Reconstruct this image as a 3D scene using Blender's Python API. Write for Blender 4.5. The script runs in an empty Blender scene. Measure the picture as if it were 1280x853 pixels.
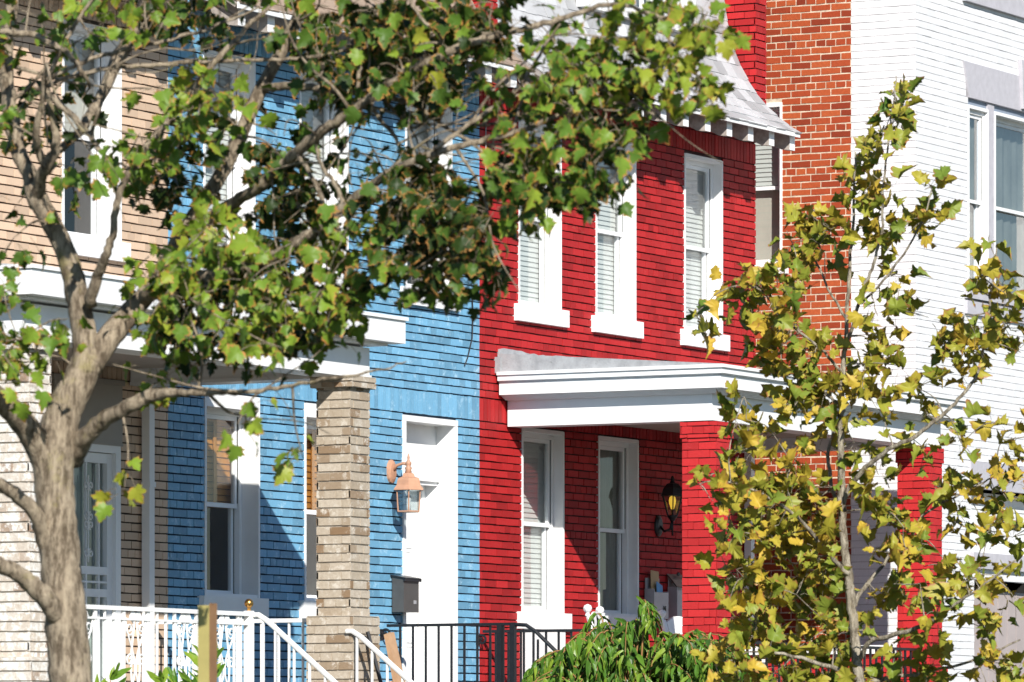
import bpy, math, random
from mathutils import Vector, Matrix, Quaternion
random.seed(7)
S = bpy.context.scene
COL = S.collection
R = random.random
def U(a, b): return a + (b - a) * random.random()

# ------------------------------------------------------------------ camera
TH = math.radians(28.0)
FPX, PXC, HOR = 7000.0, 640.0, 950.0          # focal length, centre column and horizon row in 1280 px units
DIR = Vector((math.cos(TH), math.sin(TH), 0)); RT = Vector((math.sin(TH), -math.cos(TH), 0))
CAM = Vector((-42.25, -22.78, 1.7))
def at(px, py, d):
    """world point seen at (px, py), d metres along the optical axis"""
    p = CAM + DIR * d + RT * ((px - PXC) / FPX * d)
    p.z = CAM.z + (HOR - py) / FPX * d
    return p
cam = bpy.data.cameras.new('camera'); co = bpy.data.objects.new('camera', cam); COL.objects.link(co)
co.location = CAM
co.rotation_euler = (math.radians(90), 0, TH - math.radians(90))
cam.sensor_width = 36; cam.lens = FPX / 1280 * 36
cam.shift_y = (HOR - 426.5) / 1280
cam.clip_end = 600; cam.clip_start = 0.5
cam.dof.use_dof = True; cam.dof.focus_distance = 48.5; cam.dof.aperture_fstop = 7.5
S.camera = co

# ------------------------------------------------------------------ light
SUN = Vector((-1.12, -1.0, 0.88)).normalized()
w = bpy.data.worlds.new('World'); S.world = w; w.use_nodes = True
nt = w.node_tree; bg = nt.nodes['Background']
sk = nt.nodes.new('ShaderNodeTexSky'); sk.sky_type = 'NISHITA'; sk.sun_disc = False
sk.sun_elevation = math.asin(SUN.z); sk.sun_rotation = math.atan2(SUN.x, SUN.y)
nt.links.new(sk.outputs[0], bg.inputs[0]); bg.inputs[1].default_value = 0.085; sk.air_density = 1.0; sk.dust_density = 0; sk.ozone_density = 3.5
sl = bpy.data.lights.new('sun', 'SUN'); sl.energy = 5.0; sl.angle = math.radians(0.5); sl.color = (1, .955, .88)
so = bpy.data.objects.new('sun', sl); COL.objects.link(so)
so.rotation_euler = (-SUN).to_track_quat('-Z', 'Y').to_euler(); so.location = (-30, -30, 30)
S.view_settings.view_transform = 'Standard'; S.view_settings.look = 'None'
S.view_settings.exposure = 0.5; S.view_settings.gamma = 1
S.cycles.max_bounces = 8; S.cycles.transparent_max_bounces = 12

# ------------------------------------------------------------------ materials
class NT:
    def __init__(s, name):
        s.m = bpy.data.materials.new(name); s.m.use_nodes = True
        s.t = s.m.node_tree; s.b = s.t.nodes['Principled BSDF']; s.out = s.t.nodes['Material Output']
    def n(s, typ, **k):
        o = s.t.nodes.new('ShaderNode' + typ)
        for a, v in k.items(): setattr(o, a, v)
        return o
    def l(s, a, b): s.t.links.new(a, b)
    def mix(s, fac, a, b, mode='MIX'):
        o = s.n('Mix', data_type='RGBA', blend_type=mode)
        for sock, v in ((o.inputs[0], fac), (o.inputs[6], a), (o.inputs[7], b)):
            if hasattr(v, 'is_output'): s.l(v, sock)
            elif isinstance(v, (int, float)): sock.default_value = v
            else: sock.default_value = (*v, 1)
        return o.outputs[2]
    def noise(s, scale, detail=4, rough=.6, stretch=None):
        o = s.n('TexNoise'); o.inputs['Scale'].default_value = scale
        o.inputs['Detail'].default_value = detail; o.inputs['Roughness'].default_value = rough
        tc = s.n('TexCoord')
        if stretch:
            mp = s.n('Mapping'); mp.inputs['Scale'].default_value = stretch
            s.l(tc.outputs['Object'], mp.inputs[0]); s.l(mp.outputs[0], o.inputs[0])
        else: s.l(tc.outputs['Object'], o.inputs[0])
        return o.outputs[0]
    def ramp(s, v, a, b):
        o = s.n('MapRange'); s.l(v, o.inputs[0]); o.inputs[1].default_value = a; o.inputs[2].default_value = b
        return o.outputs[0]
    def attr(s, name): return s.n('Attribute', attribute_name=name).outputs['Fac']
    def bump(s, v, strength=.3, dist=.01):
        o = s.n('Bump'); o.inputs['Strength'].default_value = strength; o.inputs['Distance'].default_value = dist
        s.l(v, o.inputs['Height']); s.l(o.outputs[0], s.b.inputs['Normal'])
    def col(s, v):
        if hasattr(v, 'is_output'): s.l(v, s.b.inputs['Base Color'])
        else: s.b.inputs['Base Color'].default_value = (*v, 1)
def sc(c, k): return tuple(x * k for x in c)

def plain(name, c, rough=.5, var=.12, scale=9, metal=0, bump=.1, dirt=None, dirt_amt=.55):
    m = NT(name); nz = m.noise(scale)
    v = m.mix(m.ramp(nz, .3, .7), sc(c, 1 - var), sc(c, 1 + var * .5))
    if dirt:
        n2 = m.noise(scale * 2.7, 6, .75)
        v = m.mix(m.ramp(n2, dirt_amt, dirt_amt + .12), v, dirt)
    m.col(v); m.b.inputs['Roughness'].default_value = rough; m.b.inputs['Metallic'].default_value = metal
    if bump: m.bump(m.noise(scale * 6), bump, .004)
    return m.m
def brick_mat(name, c, dark, light, rough=.55, spot=None, spot_at=.66, patch=.35, spec=.35):
    m = NT(name); t = m.attr('tint')
    v = m.mix(t, sc(c, 1 - dark), sc(c, 1 + light))
    big = m.noise(1.3, 5, .65)
    v = m.mix(m.ramp(big, .35, .75), v, m.mix(patch, v, sc(c, 1 + light * 1.6)))
    fine = m.noise(42, 5, .7)
    v = m.mix(m.ramp(fine, .3, .75), m.mix(.25, v, sc(c, .6)), v)
    if spot:
        sp = m.noise(10, 8, .75)
        v = m.mix(m.ramp(sp, spot_at - .03, spot_at + .14), v, spot)
    m.col(v); m.b.inputs['Roughness'].default_value = rough; m.b.inputs['Specular IOR Level'].default_value = spec
    m.bump(m.noise(60, 6, .7), .35, .006)
    return m.m
def two_tone_brick(name, a, b, thresh, spot=None, spot_at=.6, rough=.8, mid=None):
    """unpainted or worn brick: some bricks tone a, some tone b, by the brick's own number"""
    m = NT(name); t = m.attr('tint')
    r = m.n('ValToRGB'); r.color_ramp.interpolation = 'LINEAR'
    e = r.color_ramp.elements; e[0].position = 0; e[0].color = (*sc(a, .7), 1); e[1].position = 1; e[1].color = (*b, 1)
    x = e.new(thresh); x.color = (*(mid or a), 1)
    m.l(t, r.inputs[0]); v = r.outputs[0]
    fine = m.noise(38, 6, .75)
    v = m.mix(m.ramp(fine, .32, .7), m.mix(.4, v, sc(a, .5)), v)
    if spot:
        sp = m.noise(13, 7, .75)
        v = m.mix(m.ramp(sp, spot_at, spot_at + .1), v, spot)
    m.col(v); m.b.inputs['Roughness'].default_value = rough; m.b.inputs['Specular IOR Level'].default_value = .25
    m.bump(m.noise(70, 6, .75), .5, .006)
    return m.m

M = {}
M['red'] = brick_mat('red_painted_brick', (.375, .018, .020), .32, .25, .6, patch=.4, spot=(.45, .035, .045), spot_at=.62, spec=.2)
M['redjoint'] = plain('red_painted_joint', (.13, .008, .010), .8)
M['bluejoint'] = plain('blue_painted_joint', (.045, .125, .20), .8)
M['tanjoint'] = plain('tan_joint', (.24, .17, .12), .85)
M['redpier'] = brick_mat('brighter_red_painted_brick', (.47, .026, .028), .2, .2, .6, patch=.4, spot=(.52, .05, .055), spot_at=.62, spec=.2)
M['redmortar'] = plain('red_painted_mortar', (.035, .003, .004), .8)
M['blue'] = brick_mat('blue_painted_brick', (.145, .345, .515), .32, .25, .5, spot=(.42, .62, .75), spot_at=.57, patch=.5)
M['bluemortar'] = plain('blue_painted_mortar', (.008, .026, .05), .8)
M['tan'] = brick_mat('tan_painted_brick', (.62, .45, .32), .28, .14, .6, spot=(.64, .53, .43), patch=.4)
M['tanmortar'] = plain('tan_mortar', (.06, .042, .03), .85)
M['orange'] = two_tone_brick('orange_red_brick', (.30, .045, .018), (.47, .105, .032), .35, mid=(.37, .06, .02), spot=(.13, .035, .02), spot_at=.66)
M['orangemortar'] = plain('cream_mortar', (.64, .53, .40), .9, .4, 14, dirt=(.3, .22, .16), dirt_amt=.62)
M['white'] = brick_mat('white_painted_brick', (.76, .76, .77), .06, .06, .5, patch=.2)
M['whitemortar'] = plain('white_mortar', (.5, .49, .5), .8)
M['cream'] = two_tone_brick('worn_cream_brick', (.34, .215, .12), (.55, .485, .40), .3, spot=(.58, .53, .46), spot_at=.54, mid=(.45, .385, .30))
M['pale'] = two_tone_brick('whitewashed_brick', (.42, .27, .18), (.74, .70, .63), .12, spot=(.76, .74, .70), spot_at=.48, mid=(.62, .54, .45))
M['creammortar'] = plain('pale_mortar', (.52, .47, .40), .9, .25, 25)
M['whitetrim'] = plain('white_trim_paint', (.79, .79, .785), .45, .05, 4, bump=.15, dirt=(.46, .42, .36), dirt_amt=.70)
M['vinyl'] = plain('white_vinyl', (.78, .79, .80), .35, .03, 5, bump=0)
M['blindw'] = plain('white_blind', (.56, .57, .55), .5, .05, 5, bump=0)
M['wood_blind'] = plain('orange_wood_blind', (.45, .19, .035), .5, .3, 14)
M['shade'] = plain('cloth_shade', (.50, .46, .40), .9, .08, 6)
M['greyshade'] = plain('grey_curtain', (.20, .19, .155), .9, .3, 3)
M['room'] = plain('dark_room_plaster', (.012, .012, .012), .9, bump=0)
M['lilac'] = plain('lilac_grey_stone_paint', (.47, .455, .49), .6, .1, 14, bump=.3)
M['panelgrey'] = plain('pinkish_grey_board', (.40, .345, .335), .6, .08, 4)
M['flash'] = plain('grey_roof_cement', (.34, .345, .36), .7, .25, 11, bump=.6, dirt=(.2, .2, .2), dirt_amt=.6)
M['slate'] = brick_mat('pale_grey_slate', (.44, .44, .45), .38, .3, .6, spot=(.3, .29, .28), spot_at=.6, patch=.3)
M['shingle'] = brick_mat('brown_asphalt_shingle', (.30, .225, .17), .25, .25, .85, spot=(.42, .34, .27), spot_at=.6, patch=.3)
M['rafter'] = plain('weathered_grey_wood', (.36, .32, .29), .8, .3, 22, bump=.6)
M['ceil'] = plain('beige_porch_ceiling', (.46, .39, .33), .7, .06, 4)
M['porchgrey'] = plain('grey_floor_paint', (.13, .13, .135), .6, .15, 6)
M['concrete'] = plain('concrete', (.13, .128, .125), .85, .15, 6, bump=.4)
M['asphalt'] = plain('asphalt', (.045, .045, .048), .9, .2, 30, bump=.5)
M['soil'] = plain('yard_soil', (.035, .03, .022), .95, .3, 8, bump=.6)
M['lawn'] = plain('grass_sheet', (.022, .042, .012), .95, .35, 12, bump=.6)
M['black'] = plain('black_iron_paint', (.012, .013, .016), .4, .2, 12, bump=.1)
M['iron'] = plain('white_iron_paint', (.78, .78, .77), .4, .04, 12, bump=.1, dirt=(.36, .17, .07), dirt_amt=.71)
M['brass'] = plain('brass', (.66, .36, .10), .3, .1, 9, metal=1, bump=0)
M['copper'] = plain('pinkish_copper_paint', (.47, .25, .155), .55, .16, 14, metal=.0, bump=.15, dirt=(.33, .2, .14), dirt_amt=.6)
M['pewter'] = plain('dark_grey_metal', (.12, .115, .11), .4, .12, 8, metal=.5, bump=.05)
M['steel'] = plain('grey_box_metal', (.42, .42, .44), .4, .08, 8, metal=.3, bump=.05)
M['paper'] = plain('blue_paper', (.14, .35, .62), .7)
M['kraft'] = plain('brown_envelope', (.48, .33, .17), .7)
M['pole'] = plain('galvanised_grey', (.38, .37, .38), .5, .1, 8, bump=.05)
M['board'] = plain('raw_board', (.46, .28, .16), .7, .2, 9)
M['orangeplastic'] = plain('orange_plastic', (.72, .28, .03), .4)
M['post'] = plain('yellow_green_post', (.40, .34, .12), .6, .15, 7)
M['brownside'] = plain('brown_post_side', (.24, .13, .06), .7, .2, 7)
M['teal'] = plain('teal_plastic', (.02, .22, .25), .4)

def bark(name, a, b, lichen):
    m = NT(name)
    n1 = m.noise(26, 8, .78, (1, 1, .3)); n2 = m.noise(5, 6, .75); n3 = m.noise(9, 5, .7, (1, 1, .5))
    v = m.mix(m.ramp(n1, .42, .58), sc(a, .55), b)
    v = m.mix(m.ramp(n3, .5, .72), v, m.mix(.5, v, sc(b, 1.15)))
    v = m.mix(m.ramp(n2, .58, .7), v, m.mix(.6, v, lichen))
    m.col(v); m.b.inputs['Roughness'].default_value = .9; m.b.inputs['Specular IOR Level'].default_value = .15
    m.bump(n1, 1., .03)
    return m.m
M['bark'] = bark('maple_bark', (.25, .19, .13), (.47, .385, .28), (.38, .33, .13))
M['bark2'] = bark('pale_young_bark', (.26, .21, .15), (.46, .41, .32), (.36, .30, .19))
M['stem'] = plain('orange_stem', (.30, .15, .05), .7, .2, 20)

def leaf_mat(name, stops, edge, edge_lo, edge_hi, trans, rough=.45):
    """leaf tone by its own number, brown dry margins, light passes through"""
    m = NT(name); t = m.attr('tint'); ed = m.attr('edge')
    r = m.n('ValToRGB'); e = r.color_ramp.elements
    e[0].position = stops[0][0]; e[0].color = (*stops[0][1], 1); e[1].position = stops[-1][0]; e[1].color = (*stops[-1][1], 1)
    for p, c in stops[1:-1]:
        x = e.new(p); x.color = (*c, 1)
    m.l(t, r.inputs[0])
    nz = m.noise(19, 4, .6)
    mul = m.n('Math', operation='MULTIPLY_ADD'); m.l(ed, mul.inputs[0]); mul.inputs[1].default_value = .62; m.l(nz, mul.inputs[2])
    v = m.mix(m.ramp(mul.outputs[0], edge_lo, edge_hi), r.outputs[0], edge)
    m.col(v); m.b.inputs['Roughness'].default_value = rough; m.b.inputs['Specular IOR Level'].default_value = .22
    tr = m.n('BsdfTranslucent'); m.l(v, tr.inputs[0])
    mx = m.n('MixShader'); mx.inputs[0].default_value = trans
    m.l(m.b.outputs[0], mx.inputs[1]); m.l(tr.outputs[0], mx.inputs[2]); m.l(mx.outputs[0], m.out.inputs[0])
    return m.m
M['mapleleaf'] = leaf_mat('maple_leaf', [(0, (.022, .042, .009)), (.35, (.08, .155, .02)), (.7, (.165, .25, .026)), (1, (.32, .29, .03))],  # darkest stop is shade painted into the leaf colour of the dark clusters
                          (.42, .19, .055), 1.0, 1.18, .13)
M['yellowleaf'] = leaf_mat('yellowing_leaf', [(0, (.08, .15, .022)), (.3, (.19, .23, .03)), (.7, (.34, .29, .035)), (1, (.46, .31, .04))],
                           (.30, .13, .045), 1.0, 1.18, .1)
M['droopleaf'] = leaf_mat('glossy_drooping_leaf', [(0, (.03, .08, .015)), (.45, (.085, .19, .022)), (1, (.24, .33, .035))],
                          (.30, .33, .10), 1.12, 1.2, .2, .35)

def glass_mat(name, tint=(.90, .93, .93), extra=.05, rough=.0):
    m = NT(name); m.t.nodes.remove(m.b)
    tr = m.n('BsdfTransparent'); tr.inputs[0].default_value = (*tint, 1)
    gl = m.n('BsdfGlossy'); gl.inputs['Roughness'].default_value = rough
    ge = m.n('NewGeometry'); dt = m.n('VectorMath', operation='DOT_PRODUCT'); m.l(ge.outputs['Normal'], dt.inputs[0]); m.l(ge.outputs['Incoming'], dt.inputs[1])
    ab = m.n('Math', operation='ABSOLUTE'); m.l(dt.outputs['Value'], ab.inputs[0])
    om = m.n('Math', operation='SUBTRACT'); om.inputs[0].default_value = 1; m.l(ab.outputs[0], om.inputs[1])
    pw = m.n('Math', operation='POWER'); m.l(om.outputs[0], pw.inputs[0]); pw.inputs[1].default_value = 5
    ad = m.n('Math', operation='MULTIPLY_ADD'); m.l(pw.outputs[0], ad.inputs[0]); ad.inputs[1].default_value = 1.3; ad.inputs[2].default_value = .05 + extra
    ad.use_clamp = True
    bp = m.n('Bump'); bp.inputs['Strength'].default_value = .04; bp.inputs['Distance'].default_value = .02
    m.l(m.noise(2.2, 2), bp.inputs['Height']); m.l(bp.outputs[0], gl.inputs['Normal'])
    mx = m.n('MixShader'); m.l(ad.outputs[0], mx.inputs[0]); m.l(tr.outputs[0], mx.inputs[1]); m.l(gl.outputs[0], mx.inputs[2])
    m.l(mx.outputs[0], m.out.inputs[0])
    return m.m
M['glass'] = glass_mat('window_glass')
M['skyglass'] = glass_mat('sky_reflecting_glass', (.8, .88, .95), .16)
M['lampglass'] = glass_mat('lantern_glass', (.8, .85, .85), .12)
def emit(name, c, s):
    m = NT(name); m.b.inputs['Base Color'].default_value = (*c, 1)
    m.b.inputs['Emission Color'].default_value = (*c, 1); m.b.inputs['Emission Strength'].default_value = s
    return m.m
M['bulb'] = emit('lit_bulb', (1, .6, .06), .7)

# ------------------------------------------------------------------ mesh building
class MB:
    def __init__(s): s.v = []; s.f = []; s.t = []; s.mi = []; s.e = []; s.use_e = False
    def face(s, idx, t=.5, m=0): s.f.append(idx); s.t.append(t); s.mi.append(m)
    def poly(s, pts, t=.5, m=0):
        k = len(s.v); s.v += [tuple(p) for p in pts]; s.e += [0] * len(pts); s.face(tuple(range(k, k + len(pts))), t, m)
    def hexa(s, c, t=.5, m=0, faces=(0, 1, 2, 3, 4, 5)):
        """c: 8 corners, bottom ring 0-3, top ring 4-7"""
        k = len(s.v); s.v += [tuple(p) for p in c]; s.e += [0] * 8
        Q = ((3, 2, 1, 0), (4, 5, 6, 7), (0, 1, 5, 4), (1, 2, 6, 5), (2, 3, 7, 6), (3, 0, 4, 7))
        for i in faces: s.face(tuple(k + j for j in Q[i]), t, m)
    def box(s, x0, x1, y0, y1, z0, z1, t=.5, m=0):
        s.hexa([(x0, y0, z0), (x1, y0, z0), (x1, y1, z0), (x0, y1, z0), (x0, y0, z1), (x1, y0, z1), (x1, y1, z1), (x0, y1, z1)], t, m)
    def fbox(s, F, u0, u1, o0, o1, z0, z1, t=.5, m=0):
        P = F.p
        s.hexa([P(u0, o1, z0), P(u1, o1, z0), P(u1, o0, z0), P(u0, o0, z0), P(u0, o1, z1), P(u1, o1, z1), P(u1, o0, z1), P(u0, o0, z1)], t, m)
    def tube(s, pts, rad, n=8, t=.5, m=0, cap=True, wob=0):
        pts = [Vector(p) for p in pts]
        if not isinstance(rad, (list, tuple)): rad = [rad] * len(pts)
        k0 = len(s.v); up = Vector((.13, .21, .97)); last = None
        for i, p in enumerate(pts):
            d = (pts[min(i + 1, len(pts) - 1)] - pts[max(i - 1, 0)])
            if d.length < 1e-9: d = Vector((0, 0, 1))
            d.normalize()
            if last is None:
                a = d.cross(up)
                if a.length < .05: a = d.cross(Vector((1, 0, 0)))
            else: a = last - d * last.dot(d)
            a.normalize(); last = a; b = d.cross(a)
            for j in range(n):
                th = 2 * math.pi * j / n; r = rad[i] * (1 + U(-wob, wob))
                s.v.append(tuple(p + a * (math.cos(th) * r) + b * (math.sin(th) * r)))
            s.e += [0] * n
        for i in range(len(pts) - 1):
            for j in range(n):
                A = k0 + i * n + j; B = k0 + i * n + (j + 1) % n
                s.face((A, B, B + n, A + n), t, m)
        if cap:
            s.face(tuple(k0 + j for j in reversed(range(n))), t, m)
            s.face(tuple(k0 + (len(pts) - 1) * n + j for j in range(n)), t, m)
    def lathe(s, c, prof, n=12, t=.5, m=0, ax=None):
        """prof: (radius, height) pairs up from c"""
        c = Vector(c); k0 = len(s.v)
        for r, h in prof:
            for j in range(n):
                th = 2 * math.pi * (j + .5) / n
                p = Vector((r * math.cos(th), r * math.sin(th), h))
                if ax: p = ax @ p
                s.v.append(tuple(c + p))
        s.e += [0] * (n * len(prof))
        for i in range(len(prof) - 1):
            for j in range(n):
                A = k0 + i * n + j; B = k0 + i * n + (j + 1) % n
                s.face((A, B, B + n, A + n), t, m)
        s.face(tuple(k0 + j for j in reversed(range(n))), t, m)
        s.face(tuple(k0 + (len(prof) - 1) * n + j for j in range(n)), t, m)
    def sphere(s, c, r, n=10, t=.5, m=0):
        k = 6; s.lathe((c[0], c[1], c[2] - r), [(max(.001, r * math.sin(math.pi * i / k)), r - r * math.cos(math.pi * i / k)) for i in range(k + 1)], n, t, m)
    def extr(s, F, outline, o0, o1, t=.5, m=0):
        """outline (u, z) polygon extruded between two depths of the frame"""
        k = len(s.v); n = len(outline)
        s.v += [tuple(F.p(u, o1, z)) for u, z in outline] + [tuple(F.p(u, o0, z)) for u, z in outline]; s.e += [0] * (2 * n)
        s.face(tuple(range(k, k + n)), t, m); s.face(tuple(reversed(range(k + n, k + 2 * n))), t, m)
        for i in range(n):
            j = (i + 1) % n; s.face((k + i, k + n + i, k + n + j, k + j), t, m)
    def build(s, name, mats, parent=None, smooth=False, local=False):
        me = bpy.data.meshes.new(name); me.from_pydata(s.v, [], s.f)
        if not isinstance(mats, (list, tuple)): mats = [mats]
        for m in mats: me.materials.append(m)
        a = me.attributes.new('tint', 'FLOAT', 'FACE'); a.data.foreach_set('value', s.t)
        if s.use_e:
            b = me.attributes.new('edge', 'FLOAT', 'POINT'); b.data.foreach_set('value', s.e)
        if len(mats) > 1: me.polygons.foreach_set('material_index', s.mi)
        if smooth: me.polygons.foreach_set('use_smooth', [True] * len(s.f))
        me.update()
        o = bpy.data.objects.new(name, me); COL.objects.link(o)
        if parent:
            o.parent = parent
            if not local: o.matrix_parent_inverse = world_of(parent).inverted()
        return o
def world_of(o):
    m = o.matrix_parent_inverse @ o.matrix_basis
    return world_of(o.parent) @ m if o.parent else o.matrix_basis.copy()
class Fr:
    """wall frame: u along the wall, o outwards, z up"""
    def __init__(s, x, y, ux, uy, nx, ny): s.o = Vector((x, y, 0)); s.u = Vector((ux, uy, 0)); s.n = Vector((nx, ny, 0))
    def p(s, u, o, z): q = s.o + s.u * u + s.n * o; q.z = z; return q
def front(y=0): return Fr(0, y, 1, 0, 0, -1)
def leftface(x): return Fr(x, 0, 0, -1, -1, 0)      # faces -X, u = -Y (towards the street)
def tag(o, label=None, cat=None, group=None, kind=None):
    if label: o['label'] = label
    if cat: o['category'] = cat
    if group: o['group'] = group
    if kind: o['kind'] = kind
    return o
def empty(name, loc, label=None, cat=None, group=None, rz=0):
    o = bpy.data.objects.new(name, None); COL.objects.link(o); o.location = loc; o.rotation_euler.z = rz
    o.empty_display_size = .2
    return tag(o, label, cat, group)
def copy_tree(o, parent=None):
    c = o.copy(); COL.objects.link(c); c.parent = parent
    if parent: c.matrix_parent_inverse = o.matrix_parent_inverse.copy()
    for ch in list(o.children): copy_tree(ch, c)
    return c

# ------------------------------------------------------------------ brickwork
CR = .0677
def cut(a, b, spans):
    out = [(a, b)]
    for s0, s1 in spans:
        nx = []
        for p, q in out:
            if s1 <= p or s0 >= q: nx.append((p, q)); continue
            if s0 > p: nx.append((p, s0))
            if s1 < q: nx.append((s1, q))
        out = nx
    return out
def bricks(mb, F, u0, u1, z0, z1, holes=(), soldiers=(), L=.205, bed=.012, head=.0085, rake=.016, jit=.0022,
           hdr=6, fill=.006, mm=1, fill_m=0, tone=None, wave=0):
    """real bricks with raked bed joints on frame F; mortar backing is material mm"""
    tone = tone or (lambda u, z: R())
    def one(a, b, c, d):
        o = U(0, .0035); j = lambda: U(-jit, jit)
        w_ = wave * math.sin(a * 2.1 + c * 3) if wave else 0
        P = F.p; t = tone((a + b) / 2, (c + d) / 2)
        za, zb, zc, zd = c + j() + w_, c + j() + w_, d + j() + w_, d + j() + w_
        mb.hexa([P(a, o, za), P(b, o + U(-.001, .001), zb), P(b, -rake, zb), P(a, -rake, za),
                 P(a, o, zd), P(b, o, zc), P(b, -rake, zc), P(a, -rake, zd)], t, 0, (0, 1, 2, 3, 5))
    allh = list(holes) + list(soldiers)
    r0 = math.floor(z0 / CR)
    r = r0
    while r * CR < z1 - .02:
        za, zb = max(r * CR, z0), min((r + 1) * CR, z1)
        if zb - za > .03:
            sp = [(h[0], h[1]) for h in allh if h[2] < zb - .022 and h[3] > za + .022]
            is_h = hdr and r % hdr == 0
            st = L / 2 if is_h else L
            ph = (L / 4 if is_h else (L / 2 if r % 2 else 0))
            for a, b in cut(u0, u1, sp):
                if b - a < .02: continue
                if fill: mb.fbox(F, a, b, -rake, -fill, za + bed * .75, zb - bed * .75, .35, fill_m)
                k = math.floor((a - ph) / st); x = k * st + ph
                while x < b:
                    p, q = max(a, x + head / 2), min(b, x + st - head / 2)
                    if p < a + .03 and p > a and x < a: p = a
                    if q - p > .018: one(p, q, za + bed / 2, zb - bed / 2)
                    x += st
        r += 1
    for s0, s1, sz0, sz1 in soldiers:
        sp = [(h[0], h[1]) for h in holes if h[2] < sz1 - .03 and h[3] > sz0 + .03]
        for a, b in cut(s0, s1, sp):
            n = max(1, round((b - a) / .068)); st = (b - a) / n
            if fill: mb.fbox(F, a, b, -rake, -.0045, sz0 + bed / 2 + .002, sz1 - bed / 2 - .002, .3, fill_m)
            for i in range(n): one(a + i * st + .0048, a + (i + 1) * st - .0048, sz0 + bed / 2, sz1 - bed / 2)
    # backing
    us = sorted({u0, u1} | {min(max(h[i], u0), u1) for h in holes for i in (0, 1)})
    zs = sorted({z0, z1} | {min(max(h[i], z0), z1) for h in holes for i in (2, 3)})
    for a, b in zip(us, us[1:]):
        for c, d in zip(zs, zs[1:]):
            cu, cz = (a + b) / 2, (c + d) / 2
            if any(h[0] < cu < h[1] and h[2] < cz < h[3] for h in holes): continue
            mb.poly([F.p(a, -rake, c), F.p(b, -rake, c), F.p(b, -rake, d), F.p(a, -rake, d)], .5, mm)
def pillar(name, x0, x1, y0, y1, z0, z1, mats, parent, cap=None, base=None, **kw):
    """brick pier: all four faces in real bricks; y0 is the street side"""
    mb = MB()
    def ring(a, b, c, d, e, f):
        bricks(mb, Fr(0, c, 1, 0, 0, -1), a + .003, b - .003, e, f, **kw)
        bricks(mb, Fr(0, d, 1, 0, 0, 1), a + .003, b - .003, e, f, **kw)
        bricks(mb, Fr(a, 0, 0, -1, -1, 0), -d, -c, e, f, **kw)
        bricks(mb, Fr(b, 0, 0, -1, 1, 0), -d, -c, e, f, **kw)
        mb.poly([(a, c, f - .004), (b, c, f - .004), (b, d, f - .004), (a, d, f - .004)], .5, 0)
    ring(x0, x1, y0, y1, z0, z1)
    if cap: ring(x0 - cap[0], x1 + cap[0], y0 - cap[0], y1 + cap[0], z1 - cap[1], z1)
    if base: ring(x0 - base[0], x1 + base[0], y0 - base[0], y1 + base[0], z0, base[1])
    return mb.build(name, mats, parent)

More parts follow.
